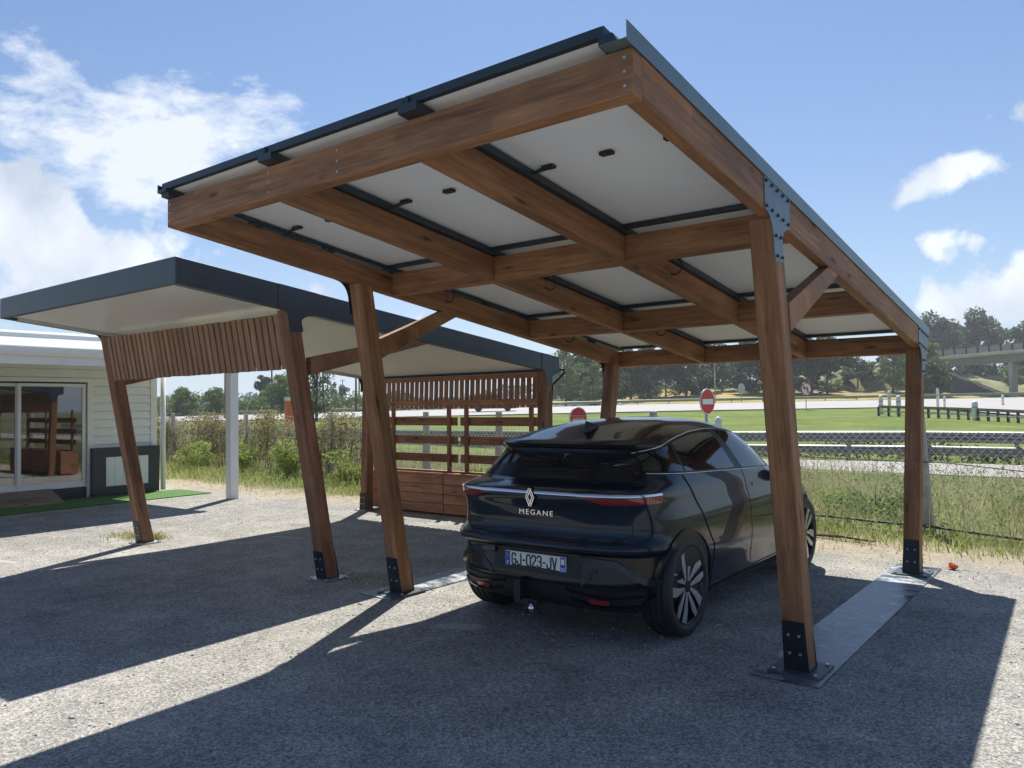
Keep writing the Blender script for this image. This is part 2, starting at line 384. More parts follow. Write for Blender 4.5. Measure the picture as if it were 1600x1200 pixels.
def field_mat(name, lo, mid, hi, sc=.5):
    b = MatB(name); t = b.n('ShaderNodeTexCoord'); v = t.outputs['Object']
    a = b.noise(v, sc, 7, .7, .3); c = b.noise(v, sc*18, 5, .7)
    f = b.math('ADD', b.math('MULTIPLY', a, .6), b.math('MULTIPLY', c, .4))
    b.set(Base_Color=b.ramp(f, [(.34, lo), (.5, mid), (.66, hi)]), Roughness=.95, Specular_IOR_Level=.1)
    b.bump(c, .8, .05); return b.m
MEADOW = field_mat('mown_meadow', (.075, .115, .025), (.13, .18, .04), (.22, .24, .075), .30)
FARLAND = field_mat('far_fields', (.06, .085, .025), (.10, .12, .04), (.19, .17, .075), .03)
def asphalt(name, lo, hi):
    b = MatB(name); t = b.n('ShaderNodeTexCoord'); v = t.outputs['Object']
    m_ = b.n('ShaderNodeMapping'); m_.inputs['Scale'].default_value = (.15, 1.5, 1); b.lk(v, m_.inputs[0])
    f = b.math('ADD', b.math('MULTIPLY', b.noise(m_.outputs[0], 1, 5, .6), .6), b.math('MULTIPLY', b.noise(v, 30, 3, .7), .4))
    b.set(Base_Color=b.ramp(f, [(.35, lo), (.65, hi)]), Roughness=.85); return b.m
ASPH = asphalt('worn_pale_asphalt', (.27, .25, .24), (.37, .35, .335))
ASPHF = asphalt('motorway_asphalt', (.30, .29, .285), (.40, .385, .375))

def sheet(name, xs, ys, mat, z=0., f=H, kind='structure'):
    X, Y = np.meshgrid(xs, ys); Z = f(X, Y)+z; V = np.stack([X, Y, Z], -1).reshape(-1, 3)
    r, c = X.shape; i = np.arange(r*c).reshape(r, c)
    Fa = np.stack([i[:-1, :-1], i[:-1, 1:], i[1:, 1:], i[1:, :-1]], -1).reshape(-1, 4)
    o = link(name, np_mesh(name, V, Fa, mat, smooth=True)); return tag(o, kind=kind)
def frame_sheet(name, Ss, Ds, mat, z):       # sheet laid out along the motorway (S) and away from it (D)
    S, D = np.meshgrid(Ss, Ds); X = -.6134*D+.7898*S; Y = .7898*D+.6134*S; Z = H(X, Y)+z
    V = np.stack([X, Y, Z], -1).reshape(-1, 3); r, c = X.shape; i = np.arange(r*c).reshape(r, c)
    Fa = np.stack([i[:-1, :-1], i[:-1, 1:], i[1:, 1:], i[1:, :-1]], -1).reshape(-1, 4)
    return tag(link(name, np_mesh(name, V, Fa, mat, smooth=True)), kind='structure')
# base land to the horizon
far = np.concatenate([-np.geomspace(3200, 160, 14), np.arange(-140, 141, 7.), np.geomspace(160, 3200, 14)])
sheet('land', far, far, FARLAND, -.12)
# gravel yard + verge beyond it, near camera
sheet('gravel_yard', np.linspace(-34, 16, 101), np.linspace(-12, 19.05, 63), GRAVEL, 0., lambda x, y: H(x, y)*0 + .02*np.sin(x*.9+.4)*np.sin(y*.7)*sst(9, 13, y))
sheet('slip_road', np.linspace(-60, 60, 61), np.linspace(19.0, 22.5, 4), ASPH, .012, lambda x, y: H(x, y)*.6 + np.minimum(0, x+4)*.012)
frame_sheet('meadow', np.linspace(-110, 150, 90), np.linspace(15, 64.5, 40), MEADOW, -.05)
frame_sheet('motorway', np.linspace(-260, 300, 113), np.linspace(64, 85, 4), ASPHF, .03)
frame_sheet('motorway', np.linspace(-260, 12, 60), np.linspace(102.8, 110.8, 4), ASPHF, .05)
frame_sheet('motorway_verge', np.linspace(-260, 300, 60), np.linspace(84.8, 112.8, 29), MEADOW, .0)
# exit lane joining from the right
P = [spot(1440, 62), spot(1440, 66), spot(1600, 47), spot(1600, 66), spot(1900, 43), spot(1900, 66)]
me = bpy.data.meshes.new('exit_lane'); me.from_pydata([(x, y, z+.05) for x, y, z in P], [], [(0, 2, 3, 1), (2, 4, 5, 3)]); me.materials.append(ASPHF)
tag(link('exit_lane', me), kind='structure')
# painted edge line of the slip road
sheet('road_edge_line', np.linspace(-60, 60, 41), np.linspace(22.2, 22.32, 2), WHITE, .018, lambda x, y: H(x, y)*.6 + np.minimum(0, x+4)*.012)

# dust smears on the gravel (pale, thin)
# ================================================================== CARPORT WITH SOLAR PANELS
XL, XR, YF, YE = -5.021, -1.476, 2.703, 8.648
ZB = lambda y: 3.190 - .1284*y
HB = .187; TB = .075
A = thing('solar_carport', ((XL+XR)/2, 5.6, 0), 'brown timber carport with solar panels for its roof, parked car beneath', 'carport')
def vbeam(y0, y1, x0, x1, z0f=ZB, h=HB):     # roof timber running front to back, vertical ends
    mb = MB(); e = []
    for y in (y0, y1): e.append([(x0, y, z0f(y)), (x1, y, z0f(y)), (x1, y, z0f(y)+h), (x0, y, z0f(y)+h)])
    return mb.hexa(e[0]+e[1])
def xbeam(x0, x1, y0, y1, zb=None, h=HB):
    z0 = ZB(y0) if zb is None else zb; z1 = ZB(y1) if zb is None else zb; e = []
    for x in (x0, x1): e.append([(x, y0, z0), (x, y1, z1), (x, y1, z1+h), (x, y0, z0+h)])
    return MB().hexa(e[0]+e[1])
xbeam(XL, XR, YF, YF+TB).build('front_beam', WOOD, A, .004)
YS = YF+TB+.001; YR = YE-TB-.001
vbeam(YS, YR, XL, XL+TB).build('side_beam', WOOD, A, .004)
vbeam(YS, YR, XR-TB, XR).build('side_beam', WOOD, A, .004)
xbeam(XL, XR, YE-TB, YE).build('rear_beam', WOOD, A, .004)
RX = (-3.880, -2.718)
for x in RX: vbeam(YS, YR, x, x+TB).build('rafter', WOOD, A, .004)
bays = [(XL+TB+.001, RX[0]-.001), (RX[0]+TB+.001, RX[1]-.001), (RX[1]+TB+.001, XR-TB-.001)]
for y in (4.689, 6.686):
    for a, b_ in bays: xbeam(a, b_, y, y+TB).build('cross_beam', WOOD, A, .004)
# screws on the beam faces
def dots(name, pts, nrm_, r, mat, parent, t=.004, n=6):
    mb = MB(); nv = Vector(nrm_)
    for p in pts: mb.cyl(Vector(p), Vector(p)+nv*t, r, n, sm=False)
    return mb.build(name, mat, parent)
pts = []
for x in (XR-.035, XR-.60-1.25+.06, XR-2.4+.0, XL+.035):
    for dz in (.035, .093, .150): pts.append((x, YF-.0005, ZB(YF)+dz))
for p in pts: dots('screw_head', [p], (0, -1, 0), .0065, BOLT, A)
# posts
WP = .140
def post(x0, yb, yt, zt_, zb=.022, mat=WOOD, parent=None, d=WP):
    e0 = [(x0, yb, zb), (x0+WP, yb, zb), (x0+WP, yb+d, zb), (x0, yb+d, zb)]
    z1 = lambda y: zt_(y)-.001
    e1 = [(x0, yt, z1(yt)), (x0+WP, yt, z1(yt)), (x0+WP, yt+d, z1(yt+d)), (x0, yt+d, z1(yt+d))]
    o = MB().hexa(e0+e1).build('post', mat, parent, .005)
    return o
def foot(x0, yb, slope, parent, zp, plate=True, mat=BLACKST, platemat=ANTH, h=.30, psz=.30):
    # U shaped foot: one cheek on the front, one on the back of the post, standing on a square plate
    for side in (0, 1):
        mb = MB(); y0 = yb - .006 if side == 0 else yb+WP; dy = slope*h
        e0 = [(x0-.004, y0, zp), (x0+WP+.004, y0, zp), (x0+WP+.004, y0+.006, zp), (x0-.004, y0+.006, zp)]
        e1 = [(p[0], p[1]+dy, zp+h) for p in e0]; e1 = [(x0+.004, e1[0][1], e1[0][2]), (x0+WP-.004, e1[1][1], e1[1][2]), (x0+WP-.004, e1[2][1], e1[2][2]), (x0+.004, e1[3][1], e1[3][2])]
        mb.hexa(e0+e1)
        for fx in (.28, .72):
            for fz in (.25, .62):
                yy = (y0 if side == 0 else y0+.006) + dy*(fz+.1); nn = -1 if side == 0 else 1
                mb.cyl((x0+WP*fx, yy+nn*.001, zp+h*(fz+.1)), (x0+WP*fx, yy+nn*.009, zp+h*(fz+.1)), .008, 8, 1)
        mb.build('foot_bracket', [mat, BOLT], parent)
    if plate:
        cxp, cyp = x0+WP/2, yb+WP/2; mb = MB(); mb.lo_hi((cxp-psz/2, cyp-psz/2, zp-.012), (cxp+psz/2, cyp+psz/2, zp))
        for a in (-1, 1):
            for c in (-1, 1): mb.cyl((cxp+a*psz*.40, cyp+c*psz*.40, zp), (cxp+a*psz*.40, cyp+c*psz*.40, zp+.012), .011, 6, 1)
        mb.build('foot_plate', [platemat, BOLT], parent)
PY = {'f': (4.713, 4.266), 'r': (7.949, 8.340)}
sl = {'f': (4.266-4.713)/2.6, 'r': (8.34-7.949)/2.1}
STEELP = None
def plate_mat():
    b = MatB('sky_mottled_steel_plate'); t = b.n('ShaderNodeTexCoord'); v = t.outputs['Object']
    mp = b.n('ShaderNodeMapping'); mp.inputs['Scale'].default_value = (1.0, 2.2, 1); b.lk(v, mp.inputs[0])
    a = b.noise(mp.outputs[0], 2.6, 7, .66, 1.2); c = b.noise(v, 30, 4, .6)
    f = b.math('ADD', b.math('MULTIPLY', a, .75), b.math('MULTIPLY', c, .25))  # mottled steel; its palest blotches are sky reflection painted into the base colour
    b.set(Base_Color=b.ramp(f, [(.36, (.03, .036, .045)), (.46, (.12, .135, .15)), (.54, (.25, .27, .29)), (.64, (.50, .52, .55))]), Metallic=.45,
          Roughness=b.ramp(f, [(.38, (.22, .22, .22)), (.62, (.55, .55, .55))]))
    b.bump(c, .15, .002); return b.m
STEELP = plate_mat()
for x0, x1 in ((-5.216, -4.822), (-1.763, -1.369)):
    MB().lo_hi((x0, 4.534, .001), (x1, 8.414, .010)).build('steel_base_plate', STEELP, A)
for x0 in (XL, XR-WP):
    for k in 'fr':
        yb, yt = PY[k]; post(x0, yb, yt, ZB, .023, WOOD, A); foot(x0, yb, sl[k], A, .022)
# knee plates: upper steel plates joining post and beam on the outer faces
def knee(x, sgn, ya, yb, ypf, zlow, slope, parent, mat, zt_=lambda y: ZB(y)+HB, zb_=ZB, thick=.005, wpost=WP, bolts=True, back=False, ins=.0):
    # outline in the y-z plane, front edge concave curve onto the post
    f = lambda z: ypf + slope*(z-zlow)             # front edge of the post at height z
    pf = [(ya, zt_(ya)), (ya, zb_(ya))]
    for i in range(1, 9):
        t = i/8; a = t*math.pi/2; zc = zlow + (zb_(ya)-zlow)*.38; ye = f(zc)+ins
        pf.append((ya + (ye-ya)*math.sin(a), zb_(ya) + (zc-zb_(ya))*(1-math.cos(a))))
    pf.append((f(zlow)+ins, zlow)); wp = wpost-2*ins
    pf.append((f(zlow)+ins+wp, zlow+.012))
    zc = zlow + (zb_(yb)-zlow)*.62; ye = f(zc)+ins+wp
    for i in range(0, 6):
        t = i/5; a = t*math.pi/2; pf.append((ye + (yb-ye)*(1-math.cos(a)), zc + (zb_(yb)-zc)*math.sin(a)))
    pf.append((yb, zt_(yb)))
    mb = MB(); xx = x + sgn*.0008; mb.prism([(xx, a, b_) for a, b_ in pf], (sgn*thick, 0, 0))
    if bolts:
        for i in range(5):
            t = (i+.25)/4.6; y = ya + (yb-ya)*t
            for q in (.86, .12): mb.cyl((xx+sgn*thick, y, zb_(y)+(zt_(y)-zb_(y))*q), (xx+sgn*(thick+.010), y, zb_(y)+(zt_(y)-zb_(y))*q), .010, 8, 1)
        for z in (zlow+.035, zlow+.145):
            for q in (.22, .78): mb.cyl((xx+sgn*thick, f(z)+ins+wp*q, z), (xx+sgn*(thick+.010), f(z)+ins+wp*q, z), .009, 8, 1)
    return mb.build('knee_plate', [mat, BOLTK], parent)
knee(XR, 1, 4.135, 4.534, 4.286, 2.392, -.17, A, BLUEST)
knee(XL, -1, 4.135, 4.534, 4.286, 2.392, -.17, A, BLACKST)
knee(XR, 1, 8.19, YE+.002, 8.30, 1.86, .18, A, BLUEST)
knee(XL, -1, 8.19, YE+.002, 8.30, 1.86, .18, A, BLACKST)
# braces
def brace(x0, wd, y0, z0, y1, z1, h, parent, mat=WOOD):
    # parallelogram in the y-z plane, cut flush with post and beam
    e = [[(x, y0, z0), (x, y0-.025, z0+h*1.08), (x, y1-h*1.45, z1+.02+.1284*h*1.4), (x, y1, z1+.02)] for x in (x0, x0+wd)]
    MB().hexa(e[0]+e[1]).build('brace', mat, parent, .003)
for x0 in (XL+.002, XR-TB+.0):
    brace(x0, TB-.002, 4.54, 2.02, 5.55, ZB(5.55)-.020, .155, A)
# ---- solar panels and the rails under them
ZP = lambda y: ZB(y)+HB+.048
cols = [(-5.004, -3.860), (-3.853, -2.714), (-2.708, -1.577)]
rows = [(2.655, 4.655), (4.668, 6.668), (6.681, 8.681)]
# ventilated light slots: leave a narrow gap beside each rail
for ri, (y0, y1) in enumerate(rows):
    for ci, (x0, x1) in enumerate(cols):
        e = []
        for y in (y0, y1): e.append([(x0, y, ZP(y)+.006), (x1, y, ZP(y)+.006), (x1, y, ZP(y)+.036), (x0, y, ZP(y)+.036)])
        pn = MB().hexa([Vector(p)+Vector((.012 if i in (0, 3) else -.012, .012*(1 if k == 0 else -1), 0)) for k, q in enumerate(e) for i, p in enumerate(q)])
        pn.mi = [0 if i != 3 and i != 1 else 0 for i in range(len(pn.mi))]
        po = pn.build('solar_panel', [PANELB, PANELF], A)
        # top faces carry the cells
        for p_ in po.data.polygons:
            if p_.normal.z > .5: p_.material_index = 1
        fr = MB()
        for xa, xb in ((x0, x0+.012), (x1-.012, x1)):
            q = [[(xa, y, ZP(y)), (xb, y, ZP(y)), (xb, y, ZP(y)+.040), (xa, y, ZP(y)+.040)] for y in (y0, y1)]; fr.hexa(q[0]+q[1])
            xa2, xb2 = (xa, xa+.030) if xa == x0 else (xb-.030, xb)
            q = [[(xa2, y, ZP(y)-.0012), (xb2, y, ZP(y)-.0012), (xb2, y, ZP(y)+.0008), (xa2, y, ZP(y)+.0008)] for y in (y0+.03, y1-.03)]; fr.hexa(q[0]+q[1])
        for ya, yb in ((y0, y0+.028), (y1-.028, y1)):
            q = [[(x, ya, ZP(ya)-.0014), (x, yb, ZP(yb)-.0014), (x, yb, ZP(yb)+.041), (x, ya, ZP(ya)+.041)] for x in (x0+.0125, x1-.0125)]; fr.hexa(q[0]+q[1])
        fr.build('panel_frame', RAIL, po)
        # junction boxes and the short lead reaching to the rail
        xm = (x0+x1)/2; ym = y0 + (.93 if ri == 0 else .72)
        for dx in (-.36, .02, .40):
            MB().box((xm+dx, ym, ZP(ym)-.006), (.075, .042, .018)).build('junction_box', RUBBER, po)
        cb = MB(); xj = xm-.36; zc = ZP(ym)-.010
        if ri == 0: cb.tube([(xj-.03, ym, zc), (xj-.09, ym-.01, zc-.012), (x0+.03, ym+.0, zc-.02)], [.013, .010, .012], 6)
        else:
            c0 = Vector((x0+.10, ym-.02, zc-.075)); r_ = .062
            cb.tube([(xj-.03, ym, zc)]+[tuple(c0+Vector((r_*math.cos(a), .012*math.sin(a*.5), r_*math.sin(a)))) for a in np.linspace(.9, 2*math.pi+1.6, 18)], .0065, 5)
        cb.build('cable', RUBBER, po)
def rail(x0, x1, y0, y1, h0=.003, h1=.044, parent=A, name='panel_rail'):
    e = [[(x0, y, ZB(y)+HB+h0), (x1, y, ZB(y)+HB+h0), (x1, y, ZB(y)+HB+h1), (x0, y, ZB(y)+HB+h1)] for y in (y0, y1)]
    return MB().hexa(e[0]+e[1]).build(name, RAIL, parent)
# longitudinal rails sit on the rafters and stick out a little in front
for x0, x1 in ((-3.895, -3.768), (-2.735, -2.608)): rail(x0, x1, 2.64, 8.685)
rail(-5.035, -4.925, 2.64, 8.685, .026, .044)
for y in np.arange(2.66, 8.6, .66): rail(-5.02, -4.93, y, y+.07, .002, .0255, A, 'rail_clamp')
for x0, x1 in ((-5.035, -4.925), (-3.895, -3.768), (-2.735, -2.608)):
    # upstanding lip between the panels
    rail((x0+x1)/2-.004 if x0 > -4.9 else x0+.002, (x0+x1)/2+.004 if x0 > -4.9 else x0+.008, 2.64, 8.685, .0445, .080, A, 'rail_lip')
# cross strips under the panel joints, just in front of the cross beams (a thin gap of light behind)
for y in (4.610, 6.62, 8.50):
    for a, b_ in bays:
        mb = MB(); e = [[(x, y, ZP(y)-.030), (x, y+.032, ZP(y+.032)-.030), (x, y+.032, ZP(y+.032)-.003), (x, y, ZP(y)-.003)] for x in (a+.075 if a < -4 else a+.03, b_-.002)]
        mb.hexa(e[0]+e[1]).build('cross_rail', RAIL, A)
# flashing along the right edge: flat + upstand
mb = MB()
for (xa, xb, h0, h1) in ((-1.592, XR+.006, .0035, .006), (XR+.0065, XR+.0095, -.006, .074)):
    e = [[(xa, y, ZB(y)+HB+h0), (xb, y, ZB(y)+HB+h0), (xb, y, ZB(y)+HB+h1), (xa, y, ZB(y)+HB+h1)] for y in (2.645, 8.70)]; mb.hexa(e[0]+e[1])
mb.build('roof_flashing', FLASH, A)
e = [[(x, y, ZB(y)+HB+.0065) for x in ()] for y in ()]
mb = MB(); e = [[(-1.600, y, ZB(y)+HB+.0065), (-1.512, y, ZB(y)+HB+.0065), (-1.535, y, ZB(y)+HB+.046), (-1.600, y, ZB(y)+HB+.046)] for y in (2.650, 8.69)]
mb.hexa(e[0]+e[1]).build('edge_rail', RAIL, A)

# ================================================================== CARPORT WITH SLATTED SCREENS
BX0, BX1, BY0, BY1 = -9.46, -5.866, 3.222, 8.575
ZBT = lambda y: 3.183 - .1085*y              # top of the dark fascia
HF = .215
Bc = thing('slatted_carport', ((BX0+BX1)/2, 5.9, 0), 'second carport, dark grey fascia and pale ceiling, timber slat screens front and back', 'carport')
def fasc(pts2):                               # box piece following the roof slope
    (x0, y0), (x1, y1), h0, h1 = pts2
    e = [[(x0, y, ZBT(y)-h1), (x1, y, ZBT(y)-h1), (x1, y, ZBT(y)-h0), (x0, y, ZBT(y)-h0)] for y in (y0, y1)]
    return MB().hexa(e[0]+e[1])
fasc(((BX0, BY0), (BX1, BY0+.035), 0, HF)).build('front_fascia', ANTH, Bc, .002)
fasc(((BX0, BY1-.06), (BX1, BY1), 0, HF*.9)).build('rear_fascia', ANTH, Bc, .002)
segs = [BY0+.0355, 4.18, 8.18, BY1-.061]
for x0, x1 in ((BX0, BX0+.085), (BX1-.085, BX1)):
    for a, b_ in zip(segs[:-1], segs[1:]):
        fasc(((x0, a+.0015), (x1, b_-.0015), 0, HF)).build('side_fascia', ANTH, Bc, .002)
# roof skin and the pale ceiling panels beneath it
for k, (ya, yb) in enumerate(((BY0+.038, 4.19), (4.194, 6.2), (6.204, BY1-.062))):
    fasc(((BX0+.087, ya), (BX1-.087, yb), .150, .190)).build('ceiling_panel', CEIL, Bc)
fasc(((BX0+.087, BY0+.112), (BX1-.087, BY1-.062), .02, .06)).build('roof_sheet', ANTH, Bc)
mb = MB()   # shallow ribs of the ceiling sheet
for x in np.arange(BX0+.14, BX1-.12, .10):
    e = [[(x, y, ZBT(y)-.1915), (x+.012, y, ZBT(y)-.1915), (x+.012, y, ZBT(y)-.1885), (x, y, ZBT(y)-.1885)] for y in (BY0+.115, BY1-.065)]; mb.hexa(e[0]+e[1])
tag(mb.build('ceiling_ribs', CEIL, Bc), kind='stuff')
# inner gutter lines on left side and rear
for off in (.10, .135):
    x = BX0+off; e = [[(x, y, ZBT(y)-.232), (x+.018, y, ZBT(y)-.232), (x+.018, y, ZBT(y)-.193), (x, y, ZBT(y)-.193)] for y in (BY0+.12, BY1-.20)]
    MB().hexa(e[0]+e[1]).build('ceiling_trim', RAIL if off < .12 else ALU, Bc)
for off, mt in ((.13, RAIL), (.175, ALU), (.21, RAIL)):
    y = BY1-off-.06; MB().lo_hi((BX0+.16, y, ZBT(y)-.228), (BX1-.09, y+.022, ZBT(y)-.196)).build('ceiling_trim', mt, Bc)
ZBB = lambda y: ZBT(y)-HF
BP = {'f': (4.70, 4.262), 'r': (8.235, 8.275)}
bsl = {'f': (4.262-4.70)/2.5, 'r': .03}
bl_y = 7.985
ends = {}
for x0, s_ in ((BX0, 'l'), (BX1-WP, 'r')):
    for k in 'fr':
        yb, yt = BP[k]
        if k == 'r' and s_ == 'l': yb = 8.235; yt = 8.31
        # long timber posts rise inside the fascia
        z1 = lambda y: ZBT(y)-.195
        d = WP; xx0, xx1 = (x0+.0, x0+WP)
        xin0, xin1 = (x0+.002, x0+WP) if s_ == 'l' else (x0, x0+WP-.002)
        e0 = [(xin0, yb, .022), (xin1, yb, .022), (xin1, yb+d, .022), (xin0, yb+d, .022)]
        e1 = [(xin0, yt, ZBB(yt)-.001), (xin1, yt, ZBB(yt)-.001), (xin1, yt+d, ZBB(yt+d)-.001), (xin0, yt+d, ZBB(yt+d)-.001)]
        MB().hexa(e0+e1).build('post', WOOD_OLD, Bc, .005)
        foot(x0, yb, (yt-yb)/2.4, Bc, .016, True, BLACKST, GALV, .26, .27)
    sg = -1 if s_ == 'l' else 1; xo = BX0 if s_ == 'l' else BX1
    knee(xo, sg, 4.182, 4.60, 4.305, 2.30, -.175, Bc, ANTH, lambda y: ZBT(y)-.001, ZBB, bolts=False)
    knee(xo, sg, 8.182, BY1, 8.27, 1.86, .03, Bc, ANTH, lambda y: ZBT(y)-.001, ZBB, bolts=False)
def braceB(x0, wd):
    e = [[(x, 4.54, 1.92), (x, 4.535, 2.085), (x, 5.78, ZBB(5.78)-.003), (x, 6.12, ZBB(6.12)-.003)] for x in (x0, x0+wd)]
    MB().hexa(e[0]+e[1]).build('brace', WOOD_OLD, Bc, .003)
braceB(BX1-.080, .076); braceB(BX0+.004, .076)
# slat screens: every slat is a part, alike slats share one mesh
def slat_mesh(L_, lean, wd=.068, th=.024):
    e0 = [(-wd/2, 0, 0), (wd/2, 0, 0), (wd/2, th, 0), (-wd/2, th, 0)]; e1 = [(p[0], p[1]-lean, L_) for p in e0]
    return MB().hexa(e0+e1).build('slat', WOOD_SLAT, bevel=.002, mesh_only=True)
sm_f = slat_mesh(.500, .087); sm_r = slat_mesh(.475, -.02)
def put(name, me_, parent, loc, rz=0.):
    o = bpy.data.objects.new(name, me_); COL.objects.link(o); o.parent = parent; o.location = Vector(loc)-wloc(parent); o.rotation_euler.z = rz; return o
n_f = 34
for i in range(n_f):
    x = BX0+WP+.036 + (BX1-BX0-2*WP-.072)*i/(n_f-1)
    put('slat', sm_f, Bc, (x, 4.362+random.uniform(-.002, .002), 1.972+random.uniform(-.004, .004)))
for i in range(n_f-1):
    x = BX0+WP+.045 + (BX1-BX0-2*WP-.09)*i/(n_f-2)
    put('slat', sm_r, Bc, (x, 8.40, 1.585+random.uniform(-.006, .006)))
xi0, xi1 = BX0+WP+.002, BX1-WP-.002
for nm, z0, z1, y in (('screen_rail', 1.625, 1.705, 8.352), ('screen_rail', 1.985, 2.065, 8.358)):
    MB().lo_hi((xi0, y, z0), (xi1, y+.045, z1)).build(nm, WOOD_PLANT, Bc, .003)
for z0 in (2.02, 2.33):
    yy = 4.362-.087*(z0-1.972)/.5+.030; MB().lo_hi((xi0, yy, z0), (xi1, yy+.045, z0+.07)).build('screen_rail', WOOD_OLD, Bc, .003)
# rainwater pipe at the rear right corner
mb = MB(); mb.tube([(BX1+.0, BY1+.02, 2.09), (BX1+.03, BY1+.07, 2.09), (BX1+.045, BY1+.06, 2.04), (BX1+.02, BY1-.02, 1.97), (BX1-.01, 8.43, 1.88), (BX1-.015, 8.405, 1.6), (BX1-.015, 8.405, .10)], .016, 8)
mb.build('drain_pipe', RUBBER, Bc)

# ================================================================== PLANTER BOXES WITH TRELLIS
def planter(x0, x1, label):
    y0, y1 = 8.50, 8.92
    o = thing('planter_box', ((x0+x1)/2, (y0+y1)/2, 0), label, 'planter box', 'timber planters with trellis behind the slatted carport')
    z = .03
    for k in range(4):
        zz_ = z + k*.143
        MB().lo_hi((x0, y0, zz_), (x1, y0+.028, zz_+.137)).build('plank', WOOD_PLANT, o, .004)
        MB().lo_hi((x0, y1-.028, zz_), (x1, y1, zz_+.137)).build('plank', WOOD_PLANT, o, .004)
        for xx in (x0+.001, x1-.029): MB().lo_hi((xx, y0+.029, zz_), (xx+.028, y1-.029, zz_+.137)).build('plank', WOOD_PLANT, o, .004)
    ztop = z+4*.143
    for a, b_ in ((y0-.012, y0+.055), (y1-.055, y1+.012)): MB().lo_hi((x0-.004, a, ztop), (x1+.004, b_, ztop+.022)).build('rim_board', WOOD_PLANT, o, .003)
    MB().lo_hi((x0+.03, y0+.03, .40), (x1-.03, y1-.03, .50)).build('soil', simple('planter_soil', (.05, .035, .025), .95, 0, .3, 20, .6, 40), o)
    for xx in (x0+.14, x1-.20): MB().lo_hi((xx, y1-.10, .50), (xx+.062, y1-.055, 1.66)).build('trellis_post', WOOD_OLD, o, .003)
    for k, zc in enumerate((.82, 1.10, 1.385)): MB().lo_hi((x0+.02, y1-.052, zc-.065), (x1-.03, y1-.028, zc+.065)).build('trellis_board', WOOD_OLD, o, .003)
    return o
planter(-9.49, -7.93, 'left long planter of reddish planks with a three-board trellis, beside the leaning rear post')
planter(-7.915, -6.36, 'right long planter of reddish planks with a three-board trellis, partly behind the black car')
# ================================================================== BUILDING WITH PORCH ROOF
WX = -15.2; WY1 = 7.95; WY0 = -3.0
bd = thing('timber_clad_building', (WX-2, 3.5, 0), 'single-storey cream clapboard building with sliding glass door at the left edge', 'building')
GLASS = MatB('window_glass'); 
g_ = GLASS.n('ShaderNodeBsdfGlossy'); g_.inputs['Roughness'].default_value = .01; g_.inputs['Color'].default_value = (1, 1, 1, 1)
t_ = GLASS.n('ShaderNodeBsdfTransparent'); t_.inputs[0].default_value = (.62, .64, .66, 1)
fr_ = GLASS.n('ShaderNodeFresnel'); fr_.inputs[0].default_value = 1.75
mx_ = GLASS.n('ShaderNodeMixShader'); GLASS.lk(GLASS.math('ADD', fr_.outputs[0], .10, True), mx_.inputs[0]); GLASS.lk(t_.outputs[0], mx_.inputs[1]); GLASS.lk(g_.outputs[0], mx_.inputs[2]); GLASS.lk(mx_.outputs[0], GLASS.out.inputs[0]); GLASS = GLASS.m
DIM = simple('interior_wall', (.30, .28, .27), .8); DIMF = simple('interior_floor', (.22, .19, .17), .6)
# shell: side and back walls, floor, inner ceiling
MB().lo_hi((WX-5.0, WY1-.12, 0), (WX-.14, WY1-.005, 2.95)).build('side_wall', CREAM, bd)
MB().lo_hi((WX-5.0, WY0, 0), (WX-.14, WY0+.12, 2.95)).build('side_wall', CREAM, bd)
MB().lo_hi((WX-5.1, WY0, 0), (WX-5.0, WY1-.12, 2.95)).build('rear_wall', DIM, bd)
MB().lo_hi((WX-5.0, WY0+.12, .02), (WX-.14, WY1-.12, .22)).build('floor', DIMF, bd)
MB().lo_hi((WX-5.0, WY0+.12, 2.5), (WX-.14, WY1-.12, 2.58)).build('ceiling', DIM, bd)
DY0, DY1, DZ0, DZ1 = 1.6, 6.62, .245, 2.15
MB().lo_hi((WX-.14, WY0, 0), (WX-.03, DY0, 2.95)).build('front_wall', CREAM, bd)
MB().lo_hi((WX-.14, DY1, 0), (WX-.03, WY1, 2.95)).build('front_wall', CREAM, bd)
MB().lo_hi((WX-.14, DY0, DZ1), (WX-.03, DY1, 2.95)).build('front_wall', CREAM, bd)
MB().lo_hi((WX-.14, DY0, 0), (WX-.02, DY1, DZ0-.01)).build('plinth', DGREY, bd)
def lap(ya, yb, z, h):                        # one lapped board, lower edge proud
    P = []
    for y in (ya, yb): P.append([(WX-.028, y, z), (WX+.026, y, z), (WX-.008, y, z+h+.002), (WX-.028, y, z+h+.002)])
    return MB().hexa(P[0]+P[1]).build('board', CREAM, bd)
z = .05
while z < 2.9:
    if z < 2.16:
        lap(6.72, WY1-.13, z, .148)
        if z < .1: pass
    else: lap(WY0, WY1-.13, z, .148)
    z += .156
MB().lo_hi((WX-.03, WY1-.128, .02), (WX+.034, WY1-.004, 2.95)).build('corner_board', CREAM, bd)
# trim round the door
MB().lo_hi((WX-.03, DY0, DZ1), (WX+.040, DY1+.10, DZ1+.075)).build('door_trim', CREAM, bd)
MB().lo_hi((WX-.03, DY1, DZ0-.2), (WX+.040, DY1+.10, DZ1-.001)).build('door_trim', CREAM, bd)
def doorleaf(ya, yb, xo):
    d = MB(); fw = .055
    for lo, hi in (((ya, DZ0), (ya+fw, DZ1-.03)), ((yb-fw, DZ0), (yb, DZ1-.03)), ((ya+fw, DZ0), (yb-fw, DZ0+.085)), ((ya+fw, DZ1-.03-fw), (yb-fw, DZ1-.03))):
        d.lo_hi((xo, lo[0], lo[1]), (xo+.045, hi[0], hi[1]))
    o = d.build('sliding_door', WHITEP, bd)
    MB().lo_hi((xo+.018, ya+fw-.005, DZ0+.08), (xo+.026, yb-fw+.005, DZ1-.03-fw+.005)).build('pane', GLASS, o)
